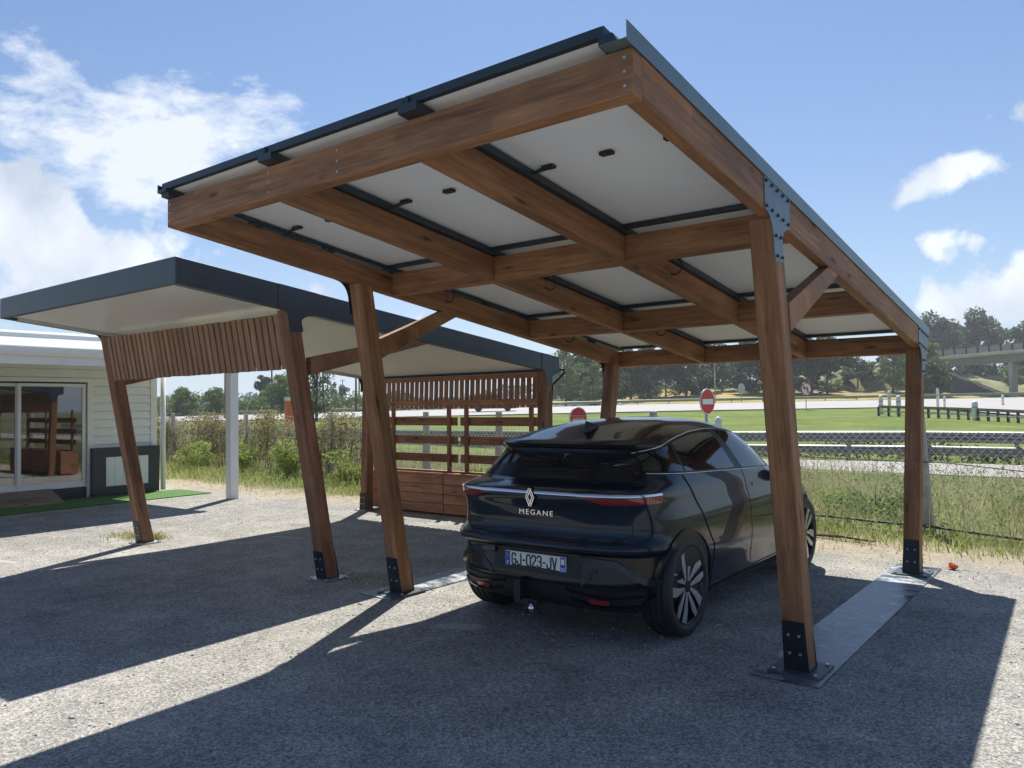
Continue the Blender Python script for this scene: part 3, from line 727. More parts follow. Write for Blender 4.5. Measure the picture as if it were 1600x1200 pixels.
doorleaf(5.46, DY1-.02, WX-.05); doorleaf(4.20, 5.50, WX-.10); doorleaf(2.95, 4.22, WX-.05); doorleaf(DY0, 2.97, WX-.10)
MB().lo_hi((WX-.12, DY0, DZ0-.03), (WX+.015, DY1, DZ0-.001)).build('door_sill', WHITEP, bd)
# dark grey technical casing on the wall
MB().lo_hi((WX+.0, 6.66, .02), (WX+.13, 7.93, .92)).build('casing_body', DGREY, bd)
mb = MB(); MB().lo_hi((WX+.132, 6.66, .02), (WX+.155, 6.90, .92)).build('casing_panel', DGREY, bd); MB().lo_hi((WX+.132, 7.72, .02), (WX+.155, 7.93, .92)).build('casing_panel', DGREY, bd)
MB().lo_hi((WX+.132, 6.901, .74), (WX+.155, 7.719, .92)).build('casing_panel', DGREY, bd); MB().lo_hi((WX+.132, 6.901, .02), (WX+.155, 7.719, .19)).build('casing_panel', DGREY, bd)
for k in range(5): MB().lo_hi((WX+.132, 6.903+k*.1634, .192), (WX+.144, 6.903+(k+1)*.1634-.006, .738)).build('casing_grille', WHITE, bd)
# porch roof
PX = -12.36
mb = MB(); mb.hexa([(PX, WY0, 2.40), (WX, WY0, 2.52), (WX, WY0, 2.56), (PX, WY0, 2.44)] + [(PX, 8.06, 2.40), (WX, 8.06, 2.52), (WX, 8.06, 2.56), (PX, 8.06, 2.44)]); mb.build('porch_ceiling', WHITE, bd)
for k in range(38):
    ya = WY0 + k*.293; mb = MB(); mb.hexa([(PX+.05, ya, 2.53), (WX-3.5, ya, 3.35), (WX-3.5, ya, 3.38), (PX+.05, ya, 2.56)] + [(PX+.05, ya+.286, 2.53), (WX-3.5, ya+.286, 3.35), (WX-3.5, ya+.286, 3.38), (PX+.05, ya+.286, 2.56)])
    mb.build('roof_panel', simple('pale_roof_sheet', (.60, .62, .63), .35, .2, .05, 2) if k == 0 else bpy.data.materials['pale_roof_sheet'], bd)
MB().lo_hi((PX, WY0, 2.30), (PX+.03, 8.08, 2.425)).build('fascia_board', WHITE, bd)
mb = MB(); prof = [(PX+.032, 2.42), (PX+.032, 2.53), (PX+.16, 2.535), (PX+.15, 2.47), (PX+.11, 2.425)]
mb.prism([(a, WY0, b_) for a, b_ in prof], (0, 8.10-WY0, 0)); mb.build('gutter', WHITEP, bd)
MB().lo_hi((-12.755, 7.955, 0), (-12.59, 8.115, 2.42)).build('porch_post', WHITEP, bd, .006)
mb = MB(); mb.tube([(WX+.09, WY1+.09, .03), (WX+.09, WY1+.09, 2.35)], .05, 10); mb.build('downpipe', WHITEP, bd)
# furniture glimpsed inside
for (x, y, s_) in ((WX-2.2, 4.6, 1), (WX-2.6, 6.0, 1), (WX-1.7, 3.3, 1)):
    t = thing('meeting_table', (x, y, .22), 'dim table seen inside the building through the glass, %s' % ('nearest the mullion' if y == 4.6 else 'at the right-hand pane' if y == 6.0 else 'furthest left'), 'table')
    MB().lo_hi((x-.4, y-.55, .92), (x+.4, y+.55, .95)).build('tabletop', WHITE, t)
    for a in (-.35, .35):
        for c in (-.5, .5): MB().lo_hi((x+a-.02, y+c-.02, .221), (x+a+.02, y+c+.02, .919)).build('leg', RUBBER, t)
# timber ramp to the door
rp = thing('door_ramp', (-14.9, 4.6, 0), 'weathered grey-brown board ramp sloping up to the sliding glass door', 'ramp')
for k in range(6):
    xa = WX+.045+k*.098; xb = xa+.092; za = .245-(xa-WX)*.34; zb2 = .245-(xb-WX)*.34
    MB().hexa([(xa, 1.8, za-.025), (xb, 1.8, zb2-.025), (xb, 1.8, zb2), (xa, 1.8, za), (xa, 5.98, za-.025), (xb, 5.98, zb2-.025), (xb, 5.98, zb2), (xa, 5.98, za)]).build('board', WOOD_DECK, rp)
TURF = simple('artificial_turf', (.06, .15, .025), .9, 0, .25, 14, .5, 200)
tag(MB().hexa([(WX+.17, 1.0, .002), (-13.62, 1.0, .002), (-13.62, 1.0, .016), (WX+.17, 1.0, .016), (WX+.17, 8.32, .002), (-13.82, 8.32, .002), (-13.82, 8.32, .016), (WX+.17, 8.32, .016)]).build('turf_carpet', TURF), 'strip of bright green artificial turf laid along the building', 'artificial turf')

# ================================================================== CHAIN-LINK FENCE
FA, FB = Vector((-1.885, 10.65)), Vector((-14.55, 11.80)); fd = (FB-FA).normalized()
def fpt(t, z=0.): p = FA + fd*t; return (p.x, p.y, z)
fence = thing('chain_link_fence', (-8, 11.2, 0), 'wire chain-link fence on tapering concrete posts, overgrown on its left half', 'fence')
for k, t in enumerate((-8.4, -4.2, 0.0, 3.9, 7.25, 9.3, 12.72, 16.7, 21.2, 25.3)):
    x, y, _ = fpt(t); lean = .05 if k == 2 else random.uniform(-.02, .02); ht = 1.5+random.uniform(-.02, .03)
    if k == 2: ht = 1.60
    e0 = [(x-.085, y-.06, 0), (x+.085, y-.06, 0), (x+.085, y+.06, 0), (x-.085, y+.06, 0)]; e1 = [(x-.045-lean, y-.045, ht), (x+.045-lean, y-.045, ht), (x+.045-lean, y+.045, ht), (x-.045-lean, y+.045, ht)]
    MB().hexa(e0+e1).build('fence_post', CONC, fence, .01)
def mesh_wires(t0, t1, z0, z1, p=.046, r=.0036):
    n = int((t1-t0)/p); m_ = int((z1-z0)/p); V = []; Fc = []
    off = np.array([[1, 0], [-.5, .87], [-.5, -.87]])*r
    for i in range(n):
        k = np.arange(m_+1); tt = t0 + (i + ((k % 2) - .5)*1.0*(1 if i % 2 == 0 else -1) + .5)*p + .004*np.sin(k*.31+i*.13); zz_ = z0 + k*p
        sag = .012*np.sin(tt*1.3+zz_*2)
        px = FA.x + fd.x*tt; py = FA.y + fd.y*tt + sag + (k % 2)*.002
        b0 = len(V)*0
        P = np.stack([px, py, zz_], -1)
        base_ = i*(m_+1)*3
        R = np.stack([P + np.array([fd.x*o[0], o[1], fd.y*o[0]]) for o in off], 1).reshape(-1, 3); V.append(R)
        a = base_ + np.arange(m_)*3
        for q in range(3):
            q2 = (q+1) % 3; Fc.append(np.stack([a+q, a+q2, a+3+q2, a+3+q], -1))
    return np.concatenate(V), np.concatenate(Fc)
V, Fc = mesh_wires(-8.4, 25.3, .04, 1.27)
o = link('chain_link_mesh', np_mesh('chain_link_mesh', V, Fc, WIRE), fence); tag(o, kind='stuff')
for z in (.05, .70, 1.27, 1.41):
    MB().tube([fpt(t, z + .02*math.sin(t*1.9+z*3)) for t in np.arange(-8.4, 25.4, .7)], .0028, 4).build('line_wire', WIRE, fence)
c = MB().tube([(fpt(t)[0], fpt(t)[1]-.09, z) for t, z in ((-9, -.0), (-4, .0), (-2, .01), (-1, .035), (-.1, .085), (.6, .095), (1.3, .11), (2.2, .15), (3.2, .16), (4.4, .12), (6, .1))], .016, 7)
tag(c.build('black_cable', RUBBER), 'thick black cable lying low along the foot of the fence', 'cable')
c = MB().tube([(fpt(t)[0], fpt(t)[1]-.07, z) for t, z in ((-9, .78), (-4, .76), (-2.2, .77), (-1.0, .80), (-.3, .86), (.3, .87), (1.3, .88), (2.6, .92), (4, .95), (7.2, .98))], .006, 6)
tag(c.build('hanging_wire', RUBBER), 'thin dark wire slung at waist height along the fence', 'wire')

# ================================================================== VERGE VEGETATION
def leafmat(name, lo, mid, hi, tr=.35):
    b = MatB(name); oi = b.n('ShaderNodeTexCoord'); f = b.noise(oi.outputs['Object'], 2.3, 6, .75)
    geo = b.n('ShaderNodeNewGeometry'); f = b.math('ADD', b.math('MULTIPLY', f, .55), b.math('MULTIPLY', geo.outputs['Random Per Island'], .45))
    c_ = b.ramp(f, [(.25, lo), (.5, mid), (.75, hi)]); b.set(Base_Color=c_, Roughness=.6, Specular_IOR_Level=.25)
    tl = b.n('ShaderNodeBsdfTranslucent'); b.lk(c_, tl.inputs[0]); mx = b.n('ShaderNodeMixShader'); mx.inputs[0].default_value = tr
    b.lk(b.p.outputs[0], mx.inputs[1]); b.lk(tl.outputs[0], mx.inputs[2]); b.lk(mx.outputs[0], b.out.inputs[0]); return b.m
GRASS = leafmat('grass_blades', (.17, .20, .05), (.33, .35, .12), (.55, .50, .26), .5)
GRASSG = leafmat('lush_grass', (.13, .20, .04), (.25, .33, .07), (.42, .46, .15), .5)
STRAW = leafmat('dry_stalks', (.20, .15, .08), (.34, .27, .15), (.48, .41, .25), .3)
WEED = leafmat('weed_leaves', (.08, .15, .03), (.16, .26, .06), (.30, .37, .12), .45)
BRAMBLE = leafmat('dry_bramble', (.14, .11, .055), (.27, .23, .11), (.44, .41, .17), .4)
def blades(name, P, Hh, W, bend, mat, parent=None):
    n = len(P); a = rng.uniform(0, 2*np.pi, n); b2 = rng.uniform(0, 2*np.pi, n); bd_ = bend*Hh*rng.uniform(.3, 1.4, n)
    sx_, sy_ = np.cos(a)*W/2, np.sin(a)*W/2; dx, dy = np.cos(b2)*bd_, np.sin(b2)*bd_
    x, y, z = P.T
    V = np.stack([np.stack([x-sx_, y-sy_, z], -1), np.stack([x+sx_, y+sy_, z], -1),
        np.stack([x+sx_*.8+dx*.35, y+sy_*.8+dy*.35, z+Hh*.55], -1), np.stack([x-sx_*.8+dx*.35, y-sy_*.8+dy*.35, z+Hh*.55], -1),
        np.stack([x+dx+sx_*.1, y+dy, z+Hh], -1), np.stack([x+dx-sx_*.1, y+dy, z+Hh], -1)], 1).reshape(-1, 3)
    b0 = np.arange(n)*6; Fc = np.concatenate([np.stack([b0, b0+1, b0+2, b0+3], -1), np.stack([b0+3, b0+2, b0+4, b0+5], -1)])
    o = link(name, np_mesh(name, V, Fc, mat), parent); return tag(o, kind='stuff')
def pnoise(x, y, s): return (np.sin(x*s*1.3+1.1)+np.sin(y*s*1.7+.3)+np.sin((x+y)*s*.9+2)+np.sin((x*1.9-y*1.3)*s))/4
def scatter(n, x0, x1, y0, y1, fn):
    x = rng.uniform(x0, x1, n); y = rng.uniform(y0, y1, n); k = fn(x, y) > rng.uniform(0, 1, n); return np.stack([x[k], y[k], np.zeros(k.sum())], -1)
edge = lambda x, y: sst(8.85, 9.9, y + .55*pnoise(x, y, 1.6) - .02*np.minimum(x+9, 0)*-1)
P = scatter(90000, -30, 6, 8.7, 14.5, lambda x, y: edge(x, y)*(.55+.5*pnoise(x, y, .9)))
blades('grass', P, rng.uniform(.06, .30, len(P))*(.7+.5*pnoise(P[:, 0], P[:, 1], 1.1)), .010, .5, GRASS)
P = scatter(60000, -34, 8, 9.3, 19.0, lambda x, y: edge(x, y)*(.5+.5*pnoise(x, y, .7)))
blades('lush_grass', P, rng.uniform(.07, .30, len(P))*(.75+.5*pnoise(P[:, 0], P[:, 1], .9)), .010, .7, GRASSG)
P = scatter(70000, -32, 8, 9.4, 19.0, lambda x, y: edge(x, y)*np.clip(.35+.9*pnoise(x+3, y, .75), 0, 1)); P[:, 2] = rng.uniform(0, .42, len(P))**1.2*(.6+.6*pnoise(P[:, 0], P[:, 1]+5, 1.3))+.02
V, Fc = cards(P, .045); tag(link('ground_weeds', np_mesh('ground_weeds', V, Fc, WEED)), kind='stuff')
P = scatter(30000, -32, 8, 10, 19.0, lambda x, y: edge(x, y)*np.clip(.1+.9*pnoise(x-4, y+2, .6), 0, 1)); P[:, 2] = rng.uniform(0, .5, len(P))+.02
V, Fc = cards(P, .035); tag(link('ground_weeds', np_mesh('ground_weeds', V, Fc, STRAW)), kind='stuff')
P = scatter(16000, -32, 8, 9.8, 19.0, lambda x, y: sst(9.6, 10.8, y)*(.35+.6*pnoise(x, y, .8)))
blades('dry_grass', P, rng.uniform(.25, .75, len(P)), .008, .35, STRAW)
P = scatter(5000, -28, 6, 8.0, 9.8, lambda x, y: .5*sst(8.1, 9.2, y)*(pnoise(x, y, 3.0) > .1)+.02)
blades('sparse_grass', P, rng.uniform(.02, .10, len(P)), .009, .9, STRAW)
# tuft by the left post of the slatted carport
P = np.stack([rng.normal(-9.62, .12, 500), rng.normal(4.98, .07, 500), np.zeros(500)], -1); blades('grass_tuft', P, rng.uniform(.02, .08, 500), .007, .9, GRASS)
P = np.stack([rng.normal(-9.95, .22, 500), rng.normal(4.95, .12, 500), np.zeros(500)], -1); blades('grass_tuft', P, rng.uniform(.02, .07, 500), .008, .9, GRASS)
P = np.stack([rng.normal(-5.55, .22, 260), rng.normal(4.95, .12, 260), np.zeros(260)], -1); blades('grass_tuft', P, rng.uniform(.01, .035, 260), .007, .9, GRASS)
def bush_pts(cx_, cy_, r, h, n, blobs=9, z0=0.):
    out = []
    for k in range(blobs):
        a = rng.uniform(0, 2*np.pi); q = rng.uniform(0, .75)*r; hz = z0 + h*rng.uniform(.15, .8); br = r*rng.uniform(.25, .5)
        p = rng.normal(size=(n//blobs, 3)); p /= np.linalg.norm(p, axis=1)[:, None]; p *= (br*rng.uniform(.4, 1.0, n//blobs)**.5)[:, None]
        p[:, 2] *= h/(r*2.2); p += np.array([cx_+q*math.cos(a), cy_+q*math.sin(a), hz]); out.append(p)
    P_ = np.concatenate(out); P_[:, 2] = np.abs(P_[:, 2]-z0)+z0; return P_
def bush(name, x, y, r, h, n, mat, label, group, leaf=.05, z0=0., stems=5):
    t = thing(name, (x, y, z0), label, 'bush', group)
    V, Fc = cards(bush_pts(x, y, r, h, n, 11, z0), leaf); link('foliage', np_mesh('foliage', V, Fc, mat), t)
    mb = MB()
    for k in range(stems):
        a = rng.uniform(0, 6.28); q = r*.6; mb.tube([(x, y, z0), (x+q*.4*math.cos(a), y+q*.4*math.sin(a), z0+h*.45), (x+q*math.cos(a), y+q*math.sin(a), z0+h*.9)], [.012, .008, .003], 4)
    mb.build('stem', TWIG, t); return t
# overgrowth on the fence (left half), one continuous mass nobody could count
out = []
for t in np.arange(11.3, 25.5, .16):
    dens = .55+.45*math.sin(t*2.1)+.2*math.sin(t*5.3); n_ = int(520*max(.35, dens)); x, y, _ = fpt(t)
    zt_ = 1.36+.14*math.sin(t*1.7)+.10*math.sin(t*4.1)
    out.append(np.stack([rng.normal(x, .14, n_), rng.normal(y+.10, .16, n_), rng.uniform(.10, 1, n_)**.75*zt_], -1))
V, Fc = cards(np.concatenate(out), .055); tag(link('fence_overgrowth', np_mesh('fence_overgrowth', V, Fc, BRAMBLE)), kind='stuff')
out = []
for t in np.arange(3.3, 4.9, .10):
    n_ = 110; x, y, _ = fpt(t); out.append(np.stack([rng.normal(x, .12, n_), rng.normal(y+.05, .10, n_), rng.uniform(.1, 1.35-.3*abs(t-3.9), n_)], -1))
V, Fc = cards(np.concatenate(out), .045); tag(link('fence_overgrowth', np_mesh('fence_overgrowth', V, Fc, BRAMBLE)), kind='stuff')
# twiggy stems in the overgrowth
mb = MB()
for k in range(170):
    t = rng.uniform(10.8, 25); x, y, _ = fpt(t); h = rng.uniform(.7, 1.55); a = rng.uniform(-.5, .5)
    mb.tube([(x, y-.1, 0), (x+a*.3, y-.1, h*.5), (x+a*.8, y+.02, h)], [.008, .006, .002], 4, caps=False)
tag(mb.build('dry_stems', TWIG), kind='stuff')
lb = ['leafy green weed clump right of the rear timber post, behind the fence', 'leafy green shrub behind the fence between car and right rear post', 'small tangled weed clump at the far right of the fence', 'pale green weed clump left of the white porch post',
      'tall green weed clump between porch post and leaning timber posts', 'light weed clump just behind the planter boxes', 'low green weed clump in front of the fence, behind the car', 'yellow-green weed clump by the fence left of the slatted screens', 'broad weed clump at the left end of the fence by the building']
for k, (x, y, r, h, n, mt) in enumerate(((-.6, 13.2, .8, .45, 2600, WEED), (-2.75, 11.9, .70, .55, 1500, WEED), (.6, 12.2, .9, .5, 2400, WEED), (-17.2, 11.2, .6, .9, 2600, GRASSG),
        (-15.0, 10.9, .5, .95, 2800, GRASSG), (-9.0, 10.6, .6, .6, 2200, GRASSG), (-4.4, 10.3, .6, .5, 2200, WEED), (-12.7, 11.0, .7, .75, 2800, GRASSG), (-19.5, 11.5, .8, .9, 2800, GRASSG))):
    bush('weed_clump', x, y, r, h, n, mt, lb[k], 'weed clumps along the fence', .055)
# fallen branch and dry litter
tag(MB().tube([(-2.9, 9.6, .03), (-2.6, 9.5, .05), (-2.2, 9.45, .03)], [.02, .018, .008], 6).build('fallen_branch', TWIG), 'short dry branch lying in the verge behind the front wheel', 'branch')
mb = MB(); G = []
for i in range(7):
    ph = -math.pi/2+math.pi*i/6; G.append([Vector((-1.285, 8.46, .03))+Vector((math.cos(ph)*math.cos(k*math.pi/4)*.05, math.cos(ph)*math.sin(k*math.pi/4)*.035, math.sin(ph)*.03))*(1 if k in (0, 8) else random.uniform(.65, 1.3)) for k in range(9)])
mb.grid(G, 0, False); tag(mb.build('orange_rag', ORANGE), 'crumpled scrap of bright orange cloth on the corner of the right steel plate', 'orange scrap')
# pebbles on the gravel
n = 5200; x = rng.uniform(-14, 3, n); y = rng.uniform(1.2, 9.5, n); r = rng.uniform(.003, .010, n)*np.where(rng.uniform(size=n) > .97, 1.8, 1)
oc = np.array([[1, 0, 0], [-1, 0, 0], [0, 1, 0], [0, -1, 0], [0, 0, .7], [0, 0, -.7]]); of = np.array([[0, 2, 4], [2, 1, 4], [1, 3, 4], [3, 0, 4], [2, 0, 5], [1, 2, 5], [3, 1, 5], [0, 3, 5]])
an = rng.uniform(0, 6.28, n); jit = rng.uniform(.7, 1.3, (n, 6, 1)); Q = oc[None]*jit
Vx = (Q[..., 0]*np.cos(an)[:, None]-Q[..., 1]*np.sin(an)[:, None])*r[:, None]*1.3+x[:, None]; Vy = (Q[..., 0]*np.sin(an)[:, None]+Q[..., 1]*np.cos(an)[:, None])*r[:, None]+y[:, None]; Vz = Q[..., 2]*r[:, None]+.003
PEB = simple('pebbles', (.42, .40, .36), .85, 0, .4, 3)
tag(link('pebbles', np_mesh('pebbles', np.stack([Vx, Vy, Vz], -1).reshape(-1, 3), (of[None]+np.arange(n)[:, None, None]*6).reshape(-1, 3), PEB)), kind='stuff')
# ================================================================== THE PARKED CAR (hatchback seen from behind)
def pchip(xk, yk):
    xk = np.array(xk, float); yk = np.array(yk, float); h = np.diff(xk); d = np.diff(yk)/h; m_ = np.zeros_like(yk)
    for i in range(1, len(xk)-1):
        if d[i-1]*d[i] > 0: w1 = 2*h[i]+h[i-1]; w2 = h[i]+2*h[i-1]; m_[i] = (w1+w2)/(w1/d[i-1]+w2/d[i])
    m_[0] = d[0]; m_[-1] = d[-1]
    def f(x):
        x = min(max(x, xk[0]), xk[-1]); i = min(max(int(np.searchsorted(xk, x)-1), 0), len(h)-1); t = (x-xk[i])/h[i]
        return float((2*t**3-3*t*t+1)*yk[i]+(t**3-2*t*t+t)*h[i]*m_[i]+(-2*t**3+3*t*t)*yk[i+1]+(t**3-t*t)*h[i]*m_[i+1])
    return f
kz = lambda D: pchip(list(D.keys()), list(D.values()))
SR = kz({.16: .50, .20: .30, .24: .17, .30: .115, .36: .10, .42: .085, .46: .095, .60: .118, .612: .105, .632: .038, .66: .030, .685: .05, .70: .075, .735: .11, .80: .120, .90: .105, .955: .075, .965: .070, 1.005: .066, 1.015: .073, 1.03: .115, 1.045: .185, 1.06: .262, 1.075: .315, 1.10: .352, 1.29: .515, 1.30: .500, 1.308: .470, 1.325: .445, 1.342: .47, 1.37: .62, 1.41: .83, 1.45: 1.05, 1.48: 1.28, 1.497: 1.52, 1.505: 1.74})
HW = kz({.16: .70, .20: .80, .26: .848, .34: .852, .40: .858, .50: .875, .60: .882, .72: .884, .82: .878, .87: .866, .93: .850, 1.0: .838, 1.05: .822, 1.10: .800, 1.2: .750, 1.3: .695, 1.36: .655, 1.40: .605, 1.43: .545, 1.455: .48, 1.475: .40, 1.49: .30, 1.5: .19, 1.505: .10})
SF = kz({.16: 3.85, .22: 4.08, .30: 4.16, .45: 4.20, .60: 4.19, .72: 4.14, .80: 4.03, .86: 3.88, .92: 3.62, .98: 3.32, 1.03: 3.08, 1.10: 2.94, 1.2: 2.78, 1.3: 2.60, 1.38: 2.42, 1.44: 2.22, 1.48: 2.02, 1.497: 1.88, 1.505: 1.80})
NR, MR = 12.0, 3.5; NFx, MFx = 5.0, 3.0
def pt_rear(f, z):                      # f: -1..1 fraction of half width, on the rear face
    sr, hw, sf = SR(z), HW(z), SF(z); Lh = (sf-sr)/2; sc_ = (sf+sr)/2; a = min(abs(f), 1)
    return Vector((f*hw, sc_ - Lh*(1-a**MR)**(1/NR), z))
T0 = (1-.98**MR)**(1/NR)
def side_w(s, z):
    sr, hw, sf = SR(z), HW(z), SF(z); Lh = (sf-sr)/2; t = (s-(sf+sr)/2)/Lh
    if t <= 0: return hw*(max(0, 1-abs(t)**NR))**(1/MR)
    return hw*(max(0, 1-abs(t)**NFx))**(1/MFx)
def pt_tau(tau, z):                     # along the outline from the rear centre round the corner
    sg = 1 if tau >= 0 else -1; a = abs(tau)
    if a <= .98: return pt_rear(sg*a, z)
    sr, hw, sf = SR(z), HW(z), SF(z); Lh = (sf-sr)/2; t = -T0 + (a-.98); s = (sf+sr)/2 + Lh*t
    return Vector((sg*side_w(s, z), s, z))
fr_ = [0, .12, .24, .36, .48, .58, .67, .75, .82, .87, .91, .94, .965, .98]
ts_r = list(np.linspace(-T0+.03, 0, 20)); tf0 = (1-.97**MFx)**(1/NFx); ts_f = list(np.linspace(.03, tf0-.02, 16)); ff_ = [.97, .93, .86, .76, .64, .5, .36, .22, .1, 0]
def outline(z):
    sr, hw, sf = SR(z), HW(z), SF(z); Lh = (sf-sr)/2; sc_ = (sf+sr)/2; P = []
    for f in fr_: P.append((f*hw, sc_-Lh*(1-f**MR)**(1/NR)))
    for t in ts_r: P.append((hw*(1-abs(t)**NR)**(1/MR), sc_+Lh*t))
    for t in ts_f: P.append((hw*(1-abs(t)**NFx)**(1/MFx), sc_+Lh*t))
    for f in ff_: P.append((f*hw, sc_+Lh*(1-f**MFx)**(1/NFx)))
    full = P + [(-x, s) for x, s in P[-2:0:-1]]
    return [(x, s, z) for x, s in full]
zs = [.16, .18, .20, .22, .24, .27, .30, .33, .36, .39, .42, .46, .50, .54, .57, .60, .615, .625, .635, .645, .66, .675, .685, .70, .715, .735, .76, .80, .83, .86, .89, .92, .955, .965, .985, 1.005, 1.015, 1.022, 1.03, 1.045, 1.06, 1.075, 1.10, 1.14, 1.18, 1.22, 1.26, 1.29, 1.297, 1.308, 1.325, 1.342, 1.355, 1.37, 1.385, 1.40, 1.415, 1.43, 1.44, 1.45, 1.46, 1.47, 1.48, 1.487, 1.493, 1.498, 1.502, 1.505]
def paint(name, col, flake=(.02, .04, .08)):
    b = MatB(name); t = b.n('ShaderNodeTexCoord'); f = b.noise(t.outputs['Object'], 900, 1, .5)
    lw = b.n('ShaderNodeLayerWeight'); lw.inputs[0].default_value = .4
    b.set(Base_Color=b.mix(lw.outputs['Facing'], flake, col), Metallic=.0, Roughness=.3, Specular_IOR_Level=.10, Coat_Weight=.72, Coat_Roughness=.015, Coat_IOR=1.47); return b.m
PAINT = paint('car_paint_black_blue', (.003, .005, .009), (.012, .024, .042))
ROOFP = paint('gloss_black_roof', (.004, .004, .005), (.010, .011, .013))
GLOSSB = simple('gloss_black_trim', (.007, .008, .010), .16, 0, .1, 3, coat=.0, spec=.4)
MATB = simple('matt_black_trim', (.012, .012, .013), .55, 0, .2, 20)
CGL = simple('privacy_glass', (.008, .012, .013), .03, 0, .05, 2, spec=.9)
CGR = simple('rear_glass', (.010, .012, .013), .20, 0, .05, 2, spec=.35)
SURR = simple('window_surround_black', (.006, .006, .006), .38, 0, .1, 3, spec=.3)
CHR = simple('satin_chrome', (.72, .73, .75), .16, 1.0, .03, 5)
TYRE = simple('tyre_rubber', (.018, .018, .019), .62, 0, .15, 25, .15, 200)
RIMB = simple('rim_black', (.012, .012, .013), .22, .2, .1, 8)
RIMS = simple('rim_machined', (.50, .51, .52), .30, .6, .05, 12)
DISC = simple('brake_disc', (.20, .19, .18), .4, .8, .1, 12)
def lampmat():
    b = MatB('tail_lamp_red'); t = b.n('ShaderNodeTexCoord'); w_ = b.n('ShaderNodeTexWave'); w_.wave_type = 'BANDS'; w_.bands_direction = 'X'; w_.inputs['Scale'].default_value = 38; w_.inputs['Distortion'].default_value = 1.5
    b.lk(t.outputs['Object'], w_.inputs[0]); b.set(Base_Color=b.ramp(w_.outputs[0], [(.3, (.09, .004, .006)), (.6, (.24, .010, .012)), (.9, (.42, .03, .03))]), Roughness=.12, Coat_Weight=1.0, Coat_Roughness=.02); return b.m
LAMPM = lampmat(); REFL = simple('red_reflector', (.30, .012, .015), .2, 0, .1, 60, coat=.8)
CX, CY0 = -3.25, 4.325
car = thing('parked_car', (CX, CY0, 0), 'glossy black-blue hatchback parked under the solar carport, rear facing us', 'car', local=True)
car.rotation_euler.z = .011; car['local'] = 1
WR, WS = .352, (.705, 3.375)
def carbody():
    G = [outline(z) for z in zs]; n = len(G[0]); V = [p for r in G for p in r]; Fc = []; mi = []
    for i in range(len(G)-1):
        for j in range(n):
            k = (j+1) % n; Fc.append((i*n+j, i*n+k, (i+1)*n+k, (i+1)*n+j)); mi.append(1 if zs[i] >= 1.29 else 0)
    Fc.append(tuple(range(n))[::-1]); mi.append(0); Fc.append(tuple((len(G)-1)*n+j for j in range(n))); mi.append(1)
    me = bpy.data.meshes.new('body'); me.from_pydata(V, [], Fc)
    for mm in (PAINT, ROOFP, MATB): me.materials.append(mm)
    me.polygons.foreach_set('material_index', mi); me.update()
    bm = bmesh.new(); bm.from_mesh(me); bmesh.ops.recalc_face_normals(bm, faces=bm.faces); bm.to_mesh(me); bm.free()
    o = link('body', me, car)
    # wheel wells
    cut = MB()
    for s in WS:
        for sg in (-1, 1):
            cut.tube([(sg*.52, s, .335), (sg*1.1, s, .335)], .392, 48, sm=False)
    cm_ = cut.build('cutter', MATB); md = o.modifiers.new('b', 'BOOLEAN'); md.operation = 'DIFFERENCE'; md.solver = 'EXACT'; md.object = cm_
    dg = bpy.context.evaluated_depsgraph_get(); me2 = bpy.data.meshes.new_from_object(o.evaluated_get(dg)); o.modifiers.clear(); o.data = me2; me2.name = 'body'
    bpy.data.objects.remove(cm_)
    bm = bmesh.new(); bm.from_mesh(me2)
    for f in bm.faces: f.smooth = True
    for e in bm.edges:
        if len(e.link_faces) == 2 and e.calc_face_angle() > .45: e.smooth = False
    for f in bm.faces:
        c_ = f.calc_center_median()
        for s in WS:
            if abs(math.hypot(c_.y-s, c_.z-.335)) < .391 and .5 < abs(c_.x) < .95 and c_.z < .8: f.material_index = 2
        if c_.z < .165: f.material_index = 2
    bm.to_mesh(me2); bm.free(); return o
body = carbody(); body['local'] = 1
def skirt(G, off):
    # G grid of surface points -> mesh with outward offset and an inward rim all round
    r, c_ = len(G), len(G[0]); Nn = [[None]*c_ for _ in range(r)]
    for i in range(r):
        for j in range(c_):
            a = G[min(i+1, r-1)][j]-G[max(i-1, 0)][j]; b_ = G[i][min(j+1, c_-1)]-G[i][max(j-1, 0)]; nn = b_.cross(a)
            if nn.length < 1e-9: nn = Vector((0, 0, 1))
            nn.normalize(); ctr = Vector((0, 2.1, .6))
            if nn.dot(G[i][j]-ctr) < 0: nn = -nn
            Nn[i][j] = nn
    T = [[G[i][j]+Nn[i][j]*off for j in range(c_)] for i in range(r)]
    sgn = (T[0][1]-T[0][0]).cross(T[1][0]-T[0][0]).dot(Nn[0][0]) < 0
    mb = MB(); mb.grid(T, 0, True, sgn)
    loop = [(0, j) for j in range(c_)] + [(i, c_-1) for i in range(1, r)] + [(r-1, j) for j in range(c_-2, -1, -1)] + [(i, 0) for i in range(r-2, 0, -1)]
    m_ = len(loop); b0 = len(mb.v); mb.v += [tuple(T[i][j]) for i, j in loop]+[tuple(G[i][j]-Nn[i][j]*.003) for i, j in loop]
    for k in range(m_):
        k2 = (k+1) % m_; q = [b0+k, b0+m_+k, b0+m_+k2, b0+k2]; mb.face(q[::-1] if sgn else q, 0)
    return mb
def rpatch(name, t0, t1, zlo, zhi, off, mat, parent, nt_=24, nz=8):
    ev = lambda f, t: f(t) if callable(f) else f
    G = []
    for i in range(nz+1):
        row = []
        for j in range(nt_+1):
            t = t0+(t1-t0)*j/nt_; z = ev(zlo, t)+(ev(zhi, t)-ev(zlo, t))*i/nz; row.append(pt_tau(t, z))
        G.append(row)
    return skirt(G, off).build(name, mat, parent)
